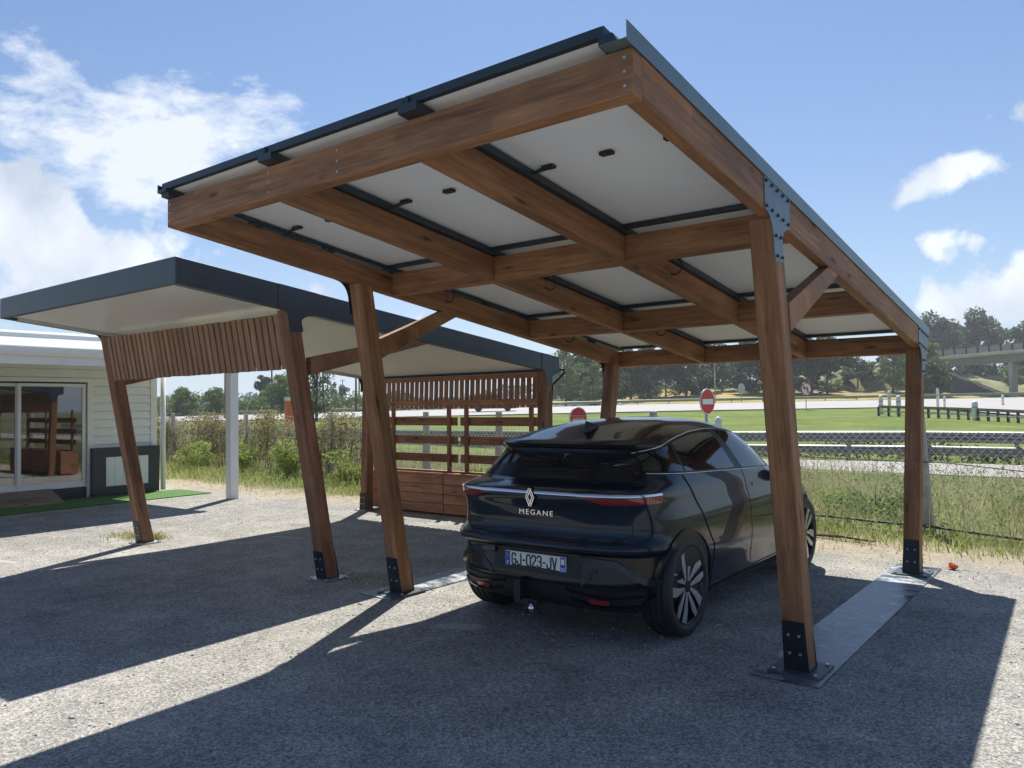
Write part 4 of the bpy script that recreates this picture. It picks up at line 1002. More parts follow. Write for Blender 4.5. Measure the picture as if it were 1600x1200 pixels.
def spatch(name, s0, s1, zlo, zhi, off, mat, parent, sg=1, ns=24, nz=10):
    ev = lambda f, t: f(t) if callable(f) else f
    G = []
    for i in range(nz+1):
        row = []
        for j in range(ns+1):
            q = i/nz; a = ev(s0, q); b_ = ev(s1, q); s = a+(b_-a)*j/ns; z = ev(zlo, s)+(ev(zhi, s)-ev(zlo, s))*q; row.append(Vector((sg*side_w(s, z), s, z)))
        G.append(row)
    return skirt(G, off).build(name, mat, parent)
# --- rear
tg = rpatch('tailgate', -.80, .80, lambda t: .705+.05*max(0, (abs(t)-.62)/.18)**2, 1.062, .004, PAINT, car, 40, 18)
rpatch('rear_window', -.86, .86, lambda t: 1.082+.012*abs(t)**4, lambda t: 1.288-.03*abs(t)**4, .004, CGR, car, 30, 12)
rpatch('rear_bumper', -.965, .965, .60, lambda t: .695, .004, PAINT, car, 60, 10)
rpatch('bumper_panel', -.93, .93, .40, .598, .003, GLOSSB, car, 50, 8)
rpatch('number_plate_recess', -.42, .42, .445, .592, .006, MATB, car, 20, 4)
rpatch('diffuser', -.90, .90, .235, .385, .010, MATB, car, 50, 6)
for sg in (-1, 1):
    a, b_ = sorted((sg*.44, sg*1.0))
    rpatch('tail_lamp', a, b_, lambda t: .997-.044*min(1, (abs(t)-.43)/.22), .9985, .006, LAMPM, car, 26, 4)
rpatch('light_bar', -1.0, 1.0, 1.001, 1.0135, .012, CHR, car, 60, 2)
# creased blades on the bumper corners, exhaust-like trims, reflectors
def band(name, pts, hgt, off, mat, parent, n=6):
    G0 = []; G1 = []
    for k in range(len(pts)-1):
        for q in range(n+(k == len(pts)-2)):
            t = q/n; tau = pts[k][0]+(pts[k+1][0]-pts[k][0])*t; z = pts[k][1]+(pts[k+1][1]-pts[k][1])*t; G0.append(pt_tau(tau, z)); G1.append(pt_tau(tau, z+hgt))
    return skirt([G0, G1], off).build(name, mat, parent)
for sg in (-1, 1):
    band('bumper_blade', [(sg*.40, .555), (sg*.70, .535), (sg*.90, .415), (sg*1.02, .425)], .038, .030, PAINT, car)
    band('bumper_trim', [(sg*.30, .36), (sg*.62, .325), (sg*.90, .345)], .016, .022, GLOSSB, car)
    band('lower_trim', [(sg*.34, .305), (sg*.60, .262), (sg*.86, .275), (sg*.93, .345)], .018, .022, GLOSSB, car)
    rpatch('rear_reflector', *sorted((sg*.50, sg*.66)), .290, .318, .018, REFL, car, 6, 2)
    band('corner_facet', [(sg*.44, .40), (sg*.52, .44)], .05, .010, GLOSSB, car)
    for tau in (.55, .80):
        p = pt_tau(sg*tau, .50); MB().cyl(p+Vector((0, -.008, 0)), p+Vector((0, .003, 0)), .011, 10).build('parking_sensor', MATB, car)
# gap lines: bumper/tailgate
def line(name, pts, r=.0042, mat=None, parent=None): return MB().tube(pts, r, 5, caps=False).build(name, mat or MATB, parent or car)
line('panel_gap', [pt_tau(t, .700+.05*max(0, (abs(t)-.62)/.18)**2)+Vector((0, -.003, 0)) for t in np.linspace(-.80, .80, 41)])
for sg in (-1, 1): line('panel_gap', [pt_tau(sg*.805, z)+Vector((0, -.003, 0)) for z in np.linspace(.755, 1.04, 16)])
# spoiler lip: thin proud edge over the glass
band('roof_spoiler', [(-.93, 1.312), (0, 1.312), (.93, 1.312)], .020, .010, ROOFP, car, 14)
# emblem: interlocked diamond outline
pe = pt_rear(0, .972); ye = SR(.972)-.022
em = MB()
def strip(P, wdt, y, th=.006):
    for k in range(len(P)-1):
        a, b_ = Vector((P[k][0], y, P[k][1])), Vector((P[k+1][0], y, P[k+1][1])); em.beam(a, b_, th, wdt, 0, side=(0, 1, 0))
zc = .975; hw_, hh = .034, .062
o1 = [(-.006, zc+hh), (-hw_, zc), (-.004, zc-hh*.98)]; o2 = [(.012, zc+hh), (hw_, zc), (.004, zc-hh*.98)]
strip([(.010, zc+hh), (-hw_+.014, zc), (.006, zc-hh*.72)], .0075, ye); strip([(-.008, zc+hh), (-hw_, zc), (-.004, zc-hh)], .0075, ye-.001)
strip([(-.010, zc-hh), (hw_-.014, zc), (-.006, zc+hh*.72)], .0075, ye-.0005); strip([(.008, zc-hh), (hw_, zc), (.004, zc+hh)], .0075, ye-.0015)
em.build('emblem', CHR, car)
MB().prism([(0, ye+.004, zc+hh+.012), (-hw_-.012, ye+.004, zc), (0, ye+.004, zc-hh-.012), (hw_+.012, ye+.004, zc)], (0, .03, 0)).build('emblem_base', GLOSSB, car)
def text(s_, size, loc, rx, mat, name, parent, ext=.002, sxs=1.0, align='CENTER', space=1.0, rz=0.):
    cu = bpy.data.curves.new(name, 'FONT'); cu.body = s_; cu.size = size; cu.extrude = ext; cu.align_x = align; cu.align_y = 'CENTER'; cu.space_character = space; cu.offset = size*.018 if ext < .0015 else 0.0
    o = bpy.data.objects.new(name, cu); COL.objects.link(o); dg = bpy.context.evaluated_depsgraph_get()
    me_ = bpy.data.meshes.new_from_object(o.evaluated_get(dg)); bpy.data.objects.remove(o); me_.materials.clear(); me_.materials.append(mat)
    M_ = Matrix.Translation(loc) @ Matrix.Rotation(rz, 4, 'Z') @ Matrix.Rotation(rx, 4, 'X') @ Matrix.Diagonal((sxs, 1, 1, 1)); me_.transform(M_)
    return link(name, me_, parent)
text('MEGANE', .050, (0.01, SR(.862)-.012, .862), math.pi/2+.0, CHR, 'lettering', car, .002, 1.28, space=1.25)
# number plate
PWH = simple('plate_white', (.82, .82, .80), .35, 0, .02, 5); PBL = simple('plate_blue', (.02, .06, .42), .35, 0, .05, 5); PBK = simple('plate_black', (.01, .01, .012), .4)
py = SR(.52)-.014; zc = .522
pl = MB().lo_hi((-.26, py, zc-.055), (.26, py+.008, zc+.055)).build('number_plate', PWH, car, .002); pl['local'] = 1
for x0, x1 in ((-.256, -.216), (.214, .256)): MB().lo_hi((x0, py-.0015, zc-.051), (x1, py+.001, zc+.051)).build('plate_band', PBL, pl)
GL = {'G': [[(1, .80), (.80, 1), (.20, 1), (0, .80), (0, .20), (.20, 0), (.80, 0), (1, .20), (1, .48), (.55, .48)]],
      'J': [[(1, 1), (1, .20), (.80, 0), (.20, 0), (0, .20), (0, .32)]], '0': [[(.2, 1), (.8, 1), (1, .8), (1, .2), (.8, 0), (.2, 0), (0, .2), (0, .8), (.2, 1)]],
      '2': [[(0, .78), (.2, 1), (.8, 1), (1, .8), (1, .62), (0, .06), (0, 0), (1, 0)]], '3': [[(0, .85), (.2, 1), (.8, 1), (1, .82), (1, .66), (.78, .52), (.4, .52)], [(.78, .52), (1, .38), (1, .18), (.8, 0), (.2, 0), (0, .15)]],
      'V': [[(0, 1), (.5, 0), (1, 1)]], '-': [[(.2, .47), (.8, .47)]]}
xcur = -.198
for ch in 'GJ-023-JV':
    gw = .032 if ch != '-' else .024; mb = MB()
    for st in GL[ch]:
        q = [Vector((xcur+u_*gw, py-.0012, zc-.037+v_*.076)) for u_, v_ in st]
        for k in range(len(q)-1):
            d = (q[k+1]-q[k]).normalized()*.0045; mb.beam(q[k]-d, q[k+1]+d, .003, .0105, 0, side=(0, 1, 0))
    mb.build('plate_character', PBK, pl); xcur += gw+(.0140 if ch != '-' else .0125)
text('F', .034, (-.236, py-.002, zc-.030), math.pi/2, PWH, 'plate_lettering', pl, .001)
text('33', .034, (.235, py-.002, zc-.032), math.pi/2, PWH, 'plate_lettering', pl, .001)
MB().lo_hi((.221, py-.0025, zc+.002), (.249, py, zc+.040)).build('plate_badge', PWH, pl)
mb = MB()
for k in range(12): a = k*math.pi/6; mb.cyl((-.236+.012*math.cos(a), py-.003, zc+.022+.012*math.sin(a)), (-.236+.012*math.cos(a), py, zc+.022+.012*math.sin(a)), .0018, 5)
tag(mb.build('plate_stars', simple('plate_yellow', (.8, .6, .05), .4), pl), kind='stuff')
MB().lo_hi((-.13, py-.0012, zc-.0505), (.05, py, zc-.0475)).build('plate_caption', PBK, pl)
# tow hitch and its socket
hb = MB(); hb.tube([(.0, .22, .30), (.0, .05, .25), (.0, .00, .215), (.02, -.02, .205)], [.028, .028, .024, .02], 8); hb.box((-.10, .045, .33), (.055, .06, .14)); hb.box((-.04, .06, .255), (.20, .05, .035)); hb.build('tow_bar', MATB, car)
MB().tube([(.05, -.02, .20), (.05, -.02, .232), (.05, -.02, .262)], [.018, .025, .012], 10).build('tow_ball', CHR, car)
MB().cyl((.10, -.03, .215), (.10, -.005, .215), .020, 10).build('tow_socket', MATB, car)
# --- sides
def sill_lo(s): return .175
for sg in (-1, 1):
    spatch('sill_trim', 1.12, 2.96, .175, .262, .008, GLOSSB, car, sg, 20, 3)
    spatch('sill_highlight', 1.12, 2.96, .272, .282, .010, GLOSSB, car, sg, 20, 1)
    rd = spatch('rear_door', lambda q: 1.16-.0*q if q < .35 else 1.16-.36*((q-.35)/.65)**.8, lambda q: 1.93-.06*q, .30, lambda s: 1.118-.035*(s-.8), .003, PAINT, car, sg, 24, 20)
    fd_ = spatch('front_door', lambda q: 1.945-.06*q, 2.93, .30, lambda s: 1.118-.035*(s-.8), .003, PAINT, car, sg, 24, 20)
    dz_lo = lambda s: 1.150-.052*(s-.42) if s < .9 else 1.125-.040*(s-.9)
    def dz_hi(s):
        K = [(.42, 1.160), (.50, 1.225), (.62, 1.275), (.8, 1.315), (1.0, 1.345), (1.3, 1.374), (1.6, 1.386), (1.85, 1.384), (2.1, 1.366), (2.4, 1.30), (2.6, 1.225), (2.8, 1.13), (2.92, 1.06)]
        return float(np.interp(s, [a for a, _ in K], [b_ for _, b_ in K]))
    spatch('window_surround', .38, 2.95, lambda s: dz_lo(max(s, .42))-.014, lambda s: dz_hi(max(s, .42))+.016, .004, SURR, car, sg, 60, 8)
    for nm, a, b_ in (('quarter_window', .46, .84), ('rear_side_window', .875, lambda q: 1.76-.10*q), ('front_side_window', lambda q: 1.90-.12*q, 2.86)):
        spatch(nm, a, b_, dz_lo, dz_hi, .0050, CGL, car, sg, 30, 10)
    for fn_ in (lambda q: 1.155 if q < .35 else 1.155-.36*((q-.35)/.65)**.8, lambda q: 1.9375-.06*q, lambda q: 2.935):
        line('panel_gap', [Vector((sg*(side_w(fn_(q), .30+.80*q)+.0015), fn_(q), .30+.80*q)) for q in np.linspace(0, 1, 24)], .0045)
    pts = [Vector((sg*(side_w(s, dz_hi(s)+.022)+.007), s, dz_hi(s)+.022)) for s in np.linspace(.45, 2.9, 50)]
    line('window_trim', pts, .005, CHR)
    pts = [Vector((sg*(side_w(s, dz_lo(s)-.012)+.007), s, dz_lo(s)-.012)) for s in np.linspace(.40, 2.92, 50)]
    line('window_trim', pts, .0035, CHR)
    spatch('door_handle', 2.02, 2.20, .925, .953, .008, PAINT, car, sg, 8, 3)
    for s0 in WS:
        G = []
        for r_ in (.390, .418):
            row = []
            for a in np.linspace(-.12, math.pi+.12, 40):
                s = s0+r_*math.cos(a); z = .335+r_*math.sin(a); row.append(Vector((sg*(side_w(s, max(z, .17))+.0), s, z)))
            G.append(row)
        skirt(G, .010).build('wheel_arch_trim', GLOSSB, car)
    mb = MB()
    c_ = Vector((sg*.93, 2.74, 1.02)); G = []
    for i in range(9):
        ph = -math.pi/2+math.pi*i/8; row = []
        for k in range(13):
            th = 2*math.pi*k/12; row.append(c_+Vector((.105*math.cos(ph)*math.cos(th), .065*math.cos(ph)*math.sin(th), .070*math.sin(ph))))
        G.append(row)
    mb.grid(G, 0); mb.tube([(sg*.78, 2.82, .98), (sg*.90, 2.77, .99)], .022, 6); mb.build('door_mirror', GLOSSB, car)
    rpatch_y = None
# antenna fin
mb = MB(); mb.prism([(0, .80, 1.405), (0, .80, 1.475), (0, .86, 1.462), (0, .97, 1.435)], (.001, 0, 0))
fin = MB(); e0 = [(-.030, .79, 1.385), (.030, .79, 1.385), (.006, .80, 1.488), (-.006, .80, 1.488)]; e1 = [(-.010, 1.0, 1.425), (.010, 1.0, 1.425), (.003, .98, 1.452), (-.003, .98, 1.452)]
fin.hexa(e0+e1).build('antenna_fin', GLOSSB, car, .003)
# headlamps (front, out of sight but there)
for sg in (-1, 1):
    mb = MB(); x0 = sg*.62
    spatch('headlamp', 3.75, 4.02, .70, .78, .006, simple('headlamp_glass', (.5, .52, .55), .05, .2), car, sg, 8, 3)
# --- wheels
def lathe(prof, n, sg, mi=0):
    G = []
    for k in range(n+1):
        a = 2*math.pi*k/n; G.append([Vector((sg*x, r*math.cos(a), r*math.sin(a))) for x, r in prof])
    return G
def make_wheel(sg):
    w_ = thing('wheel', (0, 0, 0), None, None, local=True)
    del_keys = [k for k in ('label', 'category') if k in w_]
    R_ = .3450; T = MB(); T.grid(lathe([(-.105, .262), (-.112, .285), (-.108, .322), (-.095, .338), (-.075, .3445), (-.052, .345), (-.050, .338), (-.042, .338), (-.040, .345), (.0, .3455), (.002, .338), (.010, .338), (.012, .3455), (.045, .345), (.047, .338), (.055, .338), (.057, .345), (.080, .3435), (.098, .336), (.109, .322), (.113, .290), (.106, .266), (.100, .262)], 64, sg), 0, True, sg < 0); T.build('tyre', TYRE, w_)
    B = MB(); B.grid(lathe([(-.10, .262), (.100, .262), (.104, .258), (.098, .250), (.06, .245), (.045, .23), (.045, 0.0005)], 48, sg), 0, True, sg < 0); B.build('rim', RIMB, w_)
    for k in range(5):
        a0 = 2*math.pi*k/5+.30
        def P2(r, a, x): return (sg*x, r*math.cos(a), r*math.sin(a))
        # dark arm, then two machined blades
        mb = MB(); mb.prism([P2(.03, a0-1.0, .070), P2(.252, a0-.34, .082), P2(.252, a0+.34, .082), P2(.03, a0+1.0, .070)], (sg*-.03, 0, 0)); mb.build('spoke', RIMB, w_)
        for sgn, (ai, a1, a2, rm) in ((1, (.24, .05, .33, .170)), (-1, (.24, .16, .32, .190))):
            mb = MB(); f = lambda r, a: P2(r, a0+sgn*a, .086+.012*(r/.25))
            mb.prism([f(.036, ai), f(.036, ai+.45), f(rm, .44 if sgn > 0 else .42), f(.250, a2), f(.250, a1), f(rm*.8, .13)], (sg*.004, 0, 0)); mb.build('spoke_blade', RIMS, w_)
    mb = MB(); mb.cyl((sg*.07, 0, 0), (sg*.098, 0, 0), .040, 20); mb.build('hub_cap', RIMB, w_)
    mb = MB(); mb.cyl((sg*.01, 0, 0), (sg*.03, 0, 0), .165, 32); mb.build('brake_disc', DISC, w_)
    return w_
for sg in (-1, 1):
    for k, s in enumerate(WS):
        w_ = make_wheel(sg); w_.parent = car; w_.location = (sg*(.772), s, .345); w_.rotation_euler.x = k*.5+.12
        for kk in ('label', 'category'):
            if kk in w_: del w_[kk]
# dark floor pan and inner wheel housings are part of the body mesh above
# ================================================================== MOTORWAY SIDE
AXS = Vector((.7898, .6134, 0)); AXD = Vector((-.6134, .7898, 0))
def SD(S, D, dz=0.): x = -.6134*D+.7898*S; y = .7898*D+.6134*S; return Vector((x, y, float(H(x, y))+dz))
def wbeam(pts, zc, hgt, th, nrm_):          # W-profile steel rail along pts
    prof = [(0, -.5), (.5, -.40), (.5, -.22), (0, -.08), (0, .08), (.5, .22), (.5, .40), (0, .5)]; G = []
    for p in pts: G.append([p + nrm_*(a*th*2) + Vector((0, 0, zc+b_*hgt)) for a, b_ in prof])
    return G
def guardrail(name, pts, label, zc=.62, hgt=.31, n=None, lower=None, mat=GALVD, every=2, phgt=.72, group=None):
    t = thing(name, tuple(pts[0]), label, 'guardrail', group)
    nrm_ = Vector((-(pts[1]-pts[0]).y, (pts[1]-pts[0]).x, 0)).normalized(); nrm_ = -nrm_ if nrm_.dot(Vector((0, 0, 0))-pts[0]) < 0 else nrm_
    mb = MB(); mb.grid(wbeam(pts, zc, hgt, .045, nrm_), 0, False); mb.build('rail', mat, t)
    if lower: mb = MB(); mb.grid(wbeam(pts, lower, hgt*.8, .04, nrm_), 0, False); mb.build('rail', mat, t)
    me_ = MB().lo_hi((-.05, -.06, -.1), (.05, .0, phgt)).build('rail_post', mat, None, 0, True)
    for k in range(0, len(pts), every):
        o = bpy.data.objects.new('rail_post', me_); COL.objects.link(o); o.parent = t; o.location = pts[k] - nrm_*.03 - t.location; o.rotation_euler.z = math.atan2(nrm_.y, nrm_.x)-math.pi/2
    return t
HR = lambda x, y: float(H(x, y))*.6 + min(0, x+4)*.012
pts = [Vector((x, 22.95, HR(x, 22.95))) for x in np.arange(26, -56, -2.)]
guardrail('guardrail', pts, 'double-beam steel guardrail beyond the slip road, seen through the chain-link fence', .66, .30, lower=.30, every=1, phgt=.80)
pts = [SD(S, 99.5, -.08) for S in np.arange(-140, 130, 4.)]
guardrail('guardrail', pts, 'long far guardrail along the opposite side of the motorway, below the trees', .52, .34, every=1, phgt=.68, mat=simple('olive_rail_steel', (.38, .38, .27), .5, .2, .15, 3))
pts = [Vector(spot(u, D)) for u, D in zip(np.linspace(1372, 1760, 26), np.linspace(51, 33, 26))]
t = thing('barrier', tuple(pts[0]), 'low dark barrier with pale lower rail on the meadow beside white marker posts', 'barrier')
mb = MB(); mb2 = MB()
for k in range(len(pts)-1):
    a, b_ = pts[k], pts[k+1]; mb.beam(a+Vector((0, 0, .56)), b_+Vector((0, 0, .56)), .08, .17); mb2.beam(a+Vector((0, 0, .26)), b_+Vector((0, 0, .26)), .08, .12)
mb.build('rail', WOOD_DECK, t); mb2.build('rail', GALV, t)
for p in pts: MB().lo_hi((p.x-.07, p.y-.07, p.z-.1), (p.x+.07, p.y+.07, p.z+.55)).build('rail_post', RAIL, t)
# white marker posts
lbs = ['white marker post standing furthest left at the start of the low barrier', 'thin taller white marker post second from left behind the low barrier', 'white marker post third from left just left of the rear timber post', 'white marker post at the motorway edge just right of the rear timber post',
       'small grey-white marker post close right of the timber post', 'large white marker post in front of the exit lane at the right', 'small white marker post on the far side of the exit lane', 'white round-topped marker post beside the no-entry sign behind the car']
for k, (u, D, h, r) in enumerate(((1375.6, 54, 1.25, .14), (1389, 57, 1.5, .11), (1403, 52, 1.25, .15), (1464.5, 60, 1.55, .10), (1475, 60, .95, .08), (1522, 44, 1.05, .16), (1566, 64, .9, .10), (1121, 27, 1.12, .12))):
    x, y, z = spot(u, D); t = thing('marker_post', (x, y, z), lbs[k], 'marker post', 'white marker posts by the lanes')
    mb = MB(); G = []
    mb.tube([(x, y, z-.05), (x, y, z+h*.88), (x, y, z+h*.96), (x, y, z+h)], [r, r, r*.8, r*.25], 12); mb.build('post', WHITE, t)
    MB().cyl((x, y, z+h*.62), (x, y, z+h*.70), r*1.02, 12).build('reflector_band', GALV, t)
# ---- road signs
REDS = simple('sign_red', (.55, .015, .02), .35, 0, .03, 5); WHS = simple('sign_white', (.78, .78, .76), .4, 0, .03, 5); BLS = simple('sign_black', (.015, .015, .02), .4)
def sign(u, D, zc, r, face, label, kind, yaw_off=0.):
    x, y, z = spot(u, D); t = thing('road_sign', (x, y, z), label, 'road sign')
    n = Vector((0-x, 0-y, 0)).normalized(); n = Matrix.Rotation(yaw_off, 3, 'Z') @ n; sd = Vector((-n.y, n.x, 0)); up = Vector((0, 0, 1)); c_ = Vector((x, y, zc))
    MB().cyl(c_-n*.02, c_+n*.0, r, 40).build('sign_plate', GALV, t)
    def disc(rr, off, mat, name, c2=None): MB().cyl((c2 or c_)+n*off, (c2 or c_)+n*(off+.003), rr, 40).build(name, mat, t)
    def bar(cx_, cz_, w_, h_, off, mat, name, rot=0.):
        a = Vector((math.cos(rot), math.sin(rot))); A_ = sd*a.x+up*a.y; B_ = -sd*a.y+up*a.x; o = c_+sd*cx_+up*cz_+n*off
        MB().hexa([o-A_*w_/2-B_*h_/2, o-A_*w_/2+B_*h_/2, o-A_*w_/2+B_*h_/2+n*.004, o-A_*w_/2-B_*h_/2+n*.004, o+A_*w_/2-B_*h_/2, o+A_*w_/2+B_*h_/2, o+A_*w_/2+B_*h_/2+n*.004, o+A_*w_/2-B_*h_/2+n*.004]).build(name, mat, t)
    if kind == 'noentry':
        disc(r*.99, .002, WHS, 'border'); disc(r*.92, .006, REDS, 'sign_face'); bar(0, 0, r*1.42, r*.40, .0105, WHS, 'bar')
    elif kind == 'halfhidden':
        disc(r*.99, .002, WHS, 'border'); disc(r*.92, .006, REDS, 'sign_face'); bar(0, -r*.55, r*1.45, r*.72, .0105, WHS, 'bar')
        for k in range(5): bar((k-2)*r*.28, -r*.05, r*.10, r*.10, .0105, WHS, 'mark', .78)
        for k in range(9): bar((k-4)*r*.17, -r*.165, r*.07, r*.05, .0105, WHS, 'mark')
    elif kind == 'noturn':
        disc(r*.99, .002, REDS, 'border'); disc(r*.80, .006, WHS, 'sign_face'); bar(-r*.05, r*.18, r*.75, r*.16, .0105, BLS, 'arrow'); bar(r*.25, -r*.15, r*.16, r*.7, .0105, BLS, 'arrow'); bar(-r*.38, r*.18, r*.34, r*.34, .0105, BLS, 'arrow', .78); bar(0, 0, r*1.7, r*.13, .0155, REDS, 'slash', -.78)
    elif kind == 'back': pass
    MB().tube([(x, y, z-.1)-0*n if False else Vector((x, y, z-.1))-n*.05, Vector((x, y, zc+r*.6))-n*.05], .045 if kind != 'noturn' else .035, 8).build('pole', GALV, t)
    return t
sign(1105, 22.0, 1.614+(630-627.6)/F_PX*22+.0, .37, None, 'round red no-entry sign with white bar above the car roof', 'noentry', 1.0)
sign(903, 19.5, 1.614-(652.5-632.5)/F_PX*19.5, .265, None, 'lower red-and-white round sign half hidden by the car roof, near its antenna fin', 'halfhidden', .62)
sign(1259.5, 62, 1.614+(627.5-607.5)/F_PX*62, .56, None, 'round no-turn sign standing on the meadow right of the near timber post', 'noturn', .75)
sign(1158.5, 92, 3.3, .62, None, 'small grey round sign seen from behind beyond the motorway', 'back', .9)
# thin light mast near the no-entry sign
x, y, z = spot(1117, 88); t = MB().tube([(x, y, z), (x, y, z+6.2)], .07, 6); tag(t.build('mast', GALV), 'thin grey mast rising behind the no-entry sign', 'mast')
# orange call post at the left
x, y, z = spot(451, 40); t = thing('orange_post', (x, y, z), 'flat orange marker post with pale cap beyond the left fence', 'marker post')
MB().lo_hi((x-.15, y-.15, z-.3), (x+.15, y+.15, z+1.72)).build('post_body', ORANGE, t); MB().lo_hi((x-.16, y-.16, z+1.721), (x+.16, y+.16, z+1.90)).build('cap', WHITE, t)
# ---- cars on the motorway
def far_car(u, D, paintm, label, L_=4.5, W_=1.8, Ht=1.45, suv=False, lift=0.):
    x, y, z = spot(u, D); z += .03+lift; t = thing('passing_car', (x, y, z), label, 'car', local=True); t.rotation_euler.z = math.atan2(.6134, .7898)
    pr = [(-.5, .30), (-.5, .58), (-.46, .64), (-.40, .68), (-.30, .97), (-.12, 1.0), (.06, .98), (.20, .70), (.40, .62), (.49, .52), (.5, .30)] if not suv else [(-.5, .30), (-.5, .66), (-.47, .72), (-.42, .95), (-.2, 1.0), (.08, .98), (.20, .72), (.42, .64), (.5, .54), (.5, .30)]
    G = []
    for yy, k, zk in ((-.5, .985, .0), (-.47, 1.0, .0), (.47, 1.0, .0), (.5, .985, .0)):
        G.append([Vector((a*L_*k, yy*W_*(1 if b_ < .7 else .84), Ht*b_)) for a, b_ in pr])
    mb = MB(); mb.grid(G, 0, False, True); mb.face([i for i in range(len(pr))], 0); mb.face([3*len(pr)+i for i in range(len(pr))][::-1], 0)
    b0 = len(mb.v); mb.lo_hi((-L_*.49, -W_*.49, Ht*.16), (L_*.49, W_*.49, Ht*.31)); mb.build('body', paintm, t)
    for s_ in (-1, 1):
        q = [(-.36, .70), (-.27, .93), (.04, .93), (.17, .70)]; mb = MB(); mb.prism([(a*L_, s_*W_*.43, Ht*b_) for a, b_ in q], (0, s_*.05, 0)); mb.build('side_window', CGL, t)
        for a in (-.31, .31):
            MB().cyl((a*L_, s_*W_*.5, .33), (a*L_, s_*W_*.38, .33), .33, 16).build('wheel', TYRE, t)
    return t
SILV = simple('silver_paint', (.55, .57, .60), .25, .6, .04, 2, coat=.8); DARKP = simple('dark_green_paint', (.018, .026, .024), .25, .2, .04, 2, coat=.8)
far_car(912, 106.5, SILV, 'silver car passing on the motorway left of the rear timber post')
far_car(770, 73, DARKP, 'dark car passing on the motorway, seen under the slat screen', 4.4, 1.85, 1.62, True)
# ---- bridge on the right
BRL = thing('road_bridge', tuple(SD(75, 121)), 'concrete road bridge with railing crossing behind the right side', 'bridge')
def bz(S): return 8.35 + (S-67)*.085 - .0009*(S-67)**2       # deck top height along the bridge
Sx = np.arange(62, 150, 4.)
def strip3(name, z0, z1, d0, d1, mat, Ss=Sx):
    mb = MB(); G = []
    for a, b_ in zip(Ss[:-1], Ss[1:]):
        def P(S, D, z): v = SD(S, D); v.z = bz(S)+z; return v
        mb.hexa([P(a, d0, z0), P(a, d1, z0), P(a, d1, z1), P(a, d0, z1), P(b_, d0, z0), P(b_, d1, z0), P(b_, d1, z1), P(b_, d0, z1)])
    return mb.build(name, mat, BRL)
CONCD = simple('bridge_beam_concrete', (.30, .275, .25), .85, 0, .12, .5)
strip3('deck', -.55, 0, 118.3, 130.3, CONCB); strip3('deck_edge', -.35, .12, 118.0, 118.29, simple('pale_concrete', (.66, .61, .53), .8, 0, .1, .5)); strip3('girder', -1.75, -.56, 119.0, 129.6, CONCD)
strip3('railing_rail', 1.02, 1.12, 118.1, 118.2, GALVD)
strip3('railing_panel', .18, .95, 118.12, 118.16, simple('noise_panel', (.40, .36, .32), .7, 0, .1, 1))
me_ = MB().lo_hi((-.10, -.10, 0), (.10, .10, 1.15)).build('railing_post', RAIL, None, 0, True)
for S in np.arange(62, 146, 1.75):
    v = SD(S, 118.05); o = bpy.data.objects.new('railing_post', me_); COL.objects.link(o); o.parent = BRL; v.z = bz(S)+.02; o.location = v-BRL.location
for S in (76.2, 104):
    v = SD(S, 0); mb = MB(); z0 = 1.6; z1 = bz(S)-1.76
    def Q(S_, D_, z): q = SD(S_, D_); q.z = z; return q
    mb.hexa([Q(S-.1, 119.3, z0), Q(S+.5, 119.3, z0), Q(S+7.6, 129, z0), Q(S+7.0, 129, z0), Q(S-.1, 119.3, z1), Q(S+.5, 119.3, z1), Q(S+7.6, 129, z1), Q(S+7.0, 129, z1)]); mb.build('pier', CONCB, BRL)
# sloped abutment paving under the deck
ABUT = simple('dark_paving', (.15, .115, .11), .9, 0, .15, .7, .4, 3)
mb = MB()
for k in range(7):
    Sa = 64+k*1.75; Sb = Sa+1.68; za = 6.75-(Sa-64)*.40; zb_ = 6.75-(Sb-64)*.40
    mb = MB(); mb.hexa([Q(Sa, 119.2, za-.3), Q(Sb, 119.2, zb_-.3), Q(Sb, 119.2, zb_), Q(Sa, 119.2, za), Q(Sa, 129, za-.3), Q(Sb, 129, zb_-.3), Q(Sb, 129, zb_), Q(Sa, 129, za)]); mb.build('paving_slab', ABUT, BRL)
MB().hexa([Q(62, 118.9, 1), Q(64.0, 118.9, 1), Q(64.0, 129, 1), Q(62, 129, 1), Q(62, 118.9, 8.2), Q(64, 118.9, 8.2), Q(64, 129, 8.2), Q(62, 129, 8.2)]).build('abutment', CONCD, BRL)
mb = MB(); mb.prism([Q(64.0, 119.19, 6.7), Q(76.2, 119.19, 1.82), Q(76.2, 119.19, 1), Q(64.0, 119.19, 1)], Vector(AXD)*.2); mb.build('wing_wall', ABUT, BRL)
mb = MB(); mb.hexa([Q(64, 118.9, 6.75), Q(64, 119.18, 6.75), Q(64, 119.18, 7.0), Q(64, 118.9, 7.0), Q(76.4, 118.9, 1.85), Q(76.4, 119.18, 1.85), Q(76.4, 119.18, 2.15), Q(76.4, 118.9, 2.15)]); mb.build('coping', CONCB, BRL)
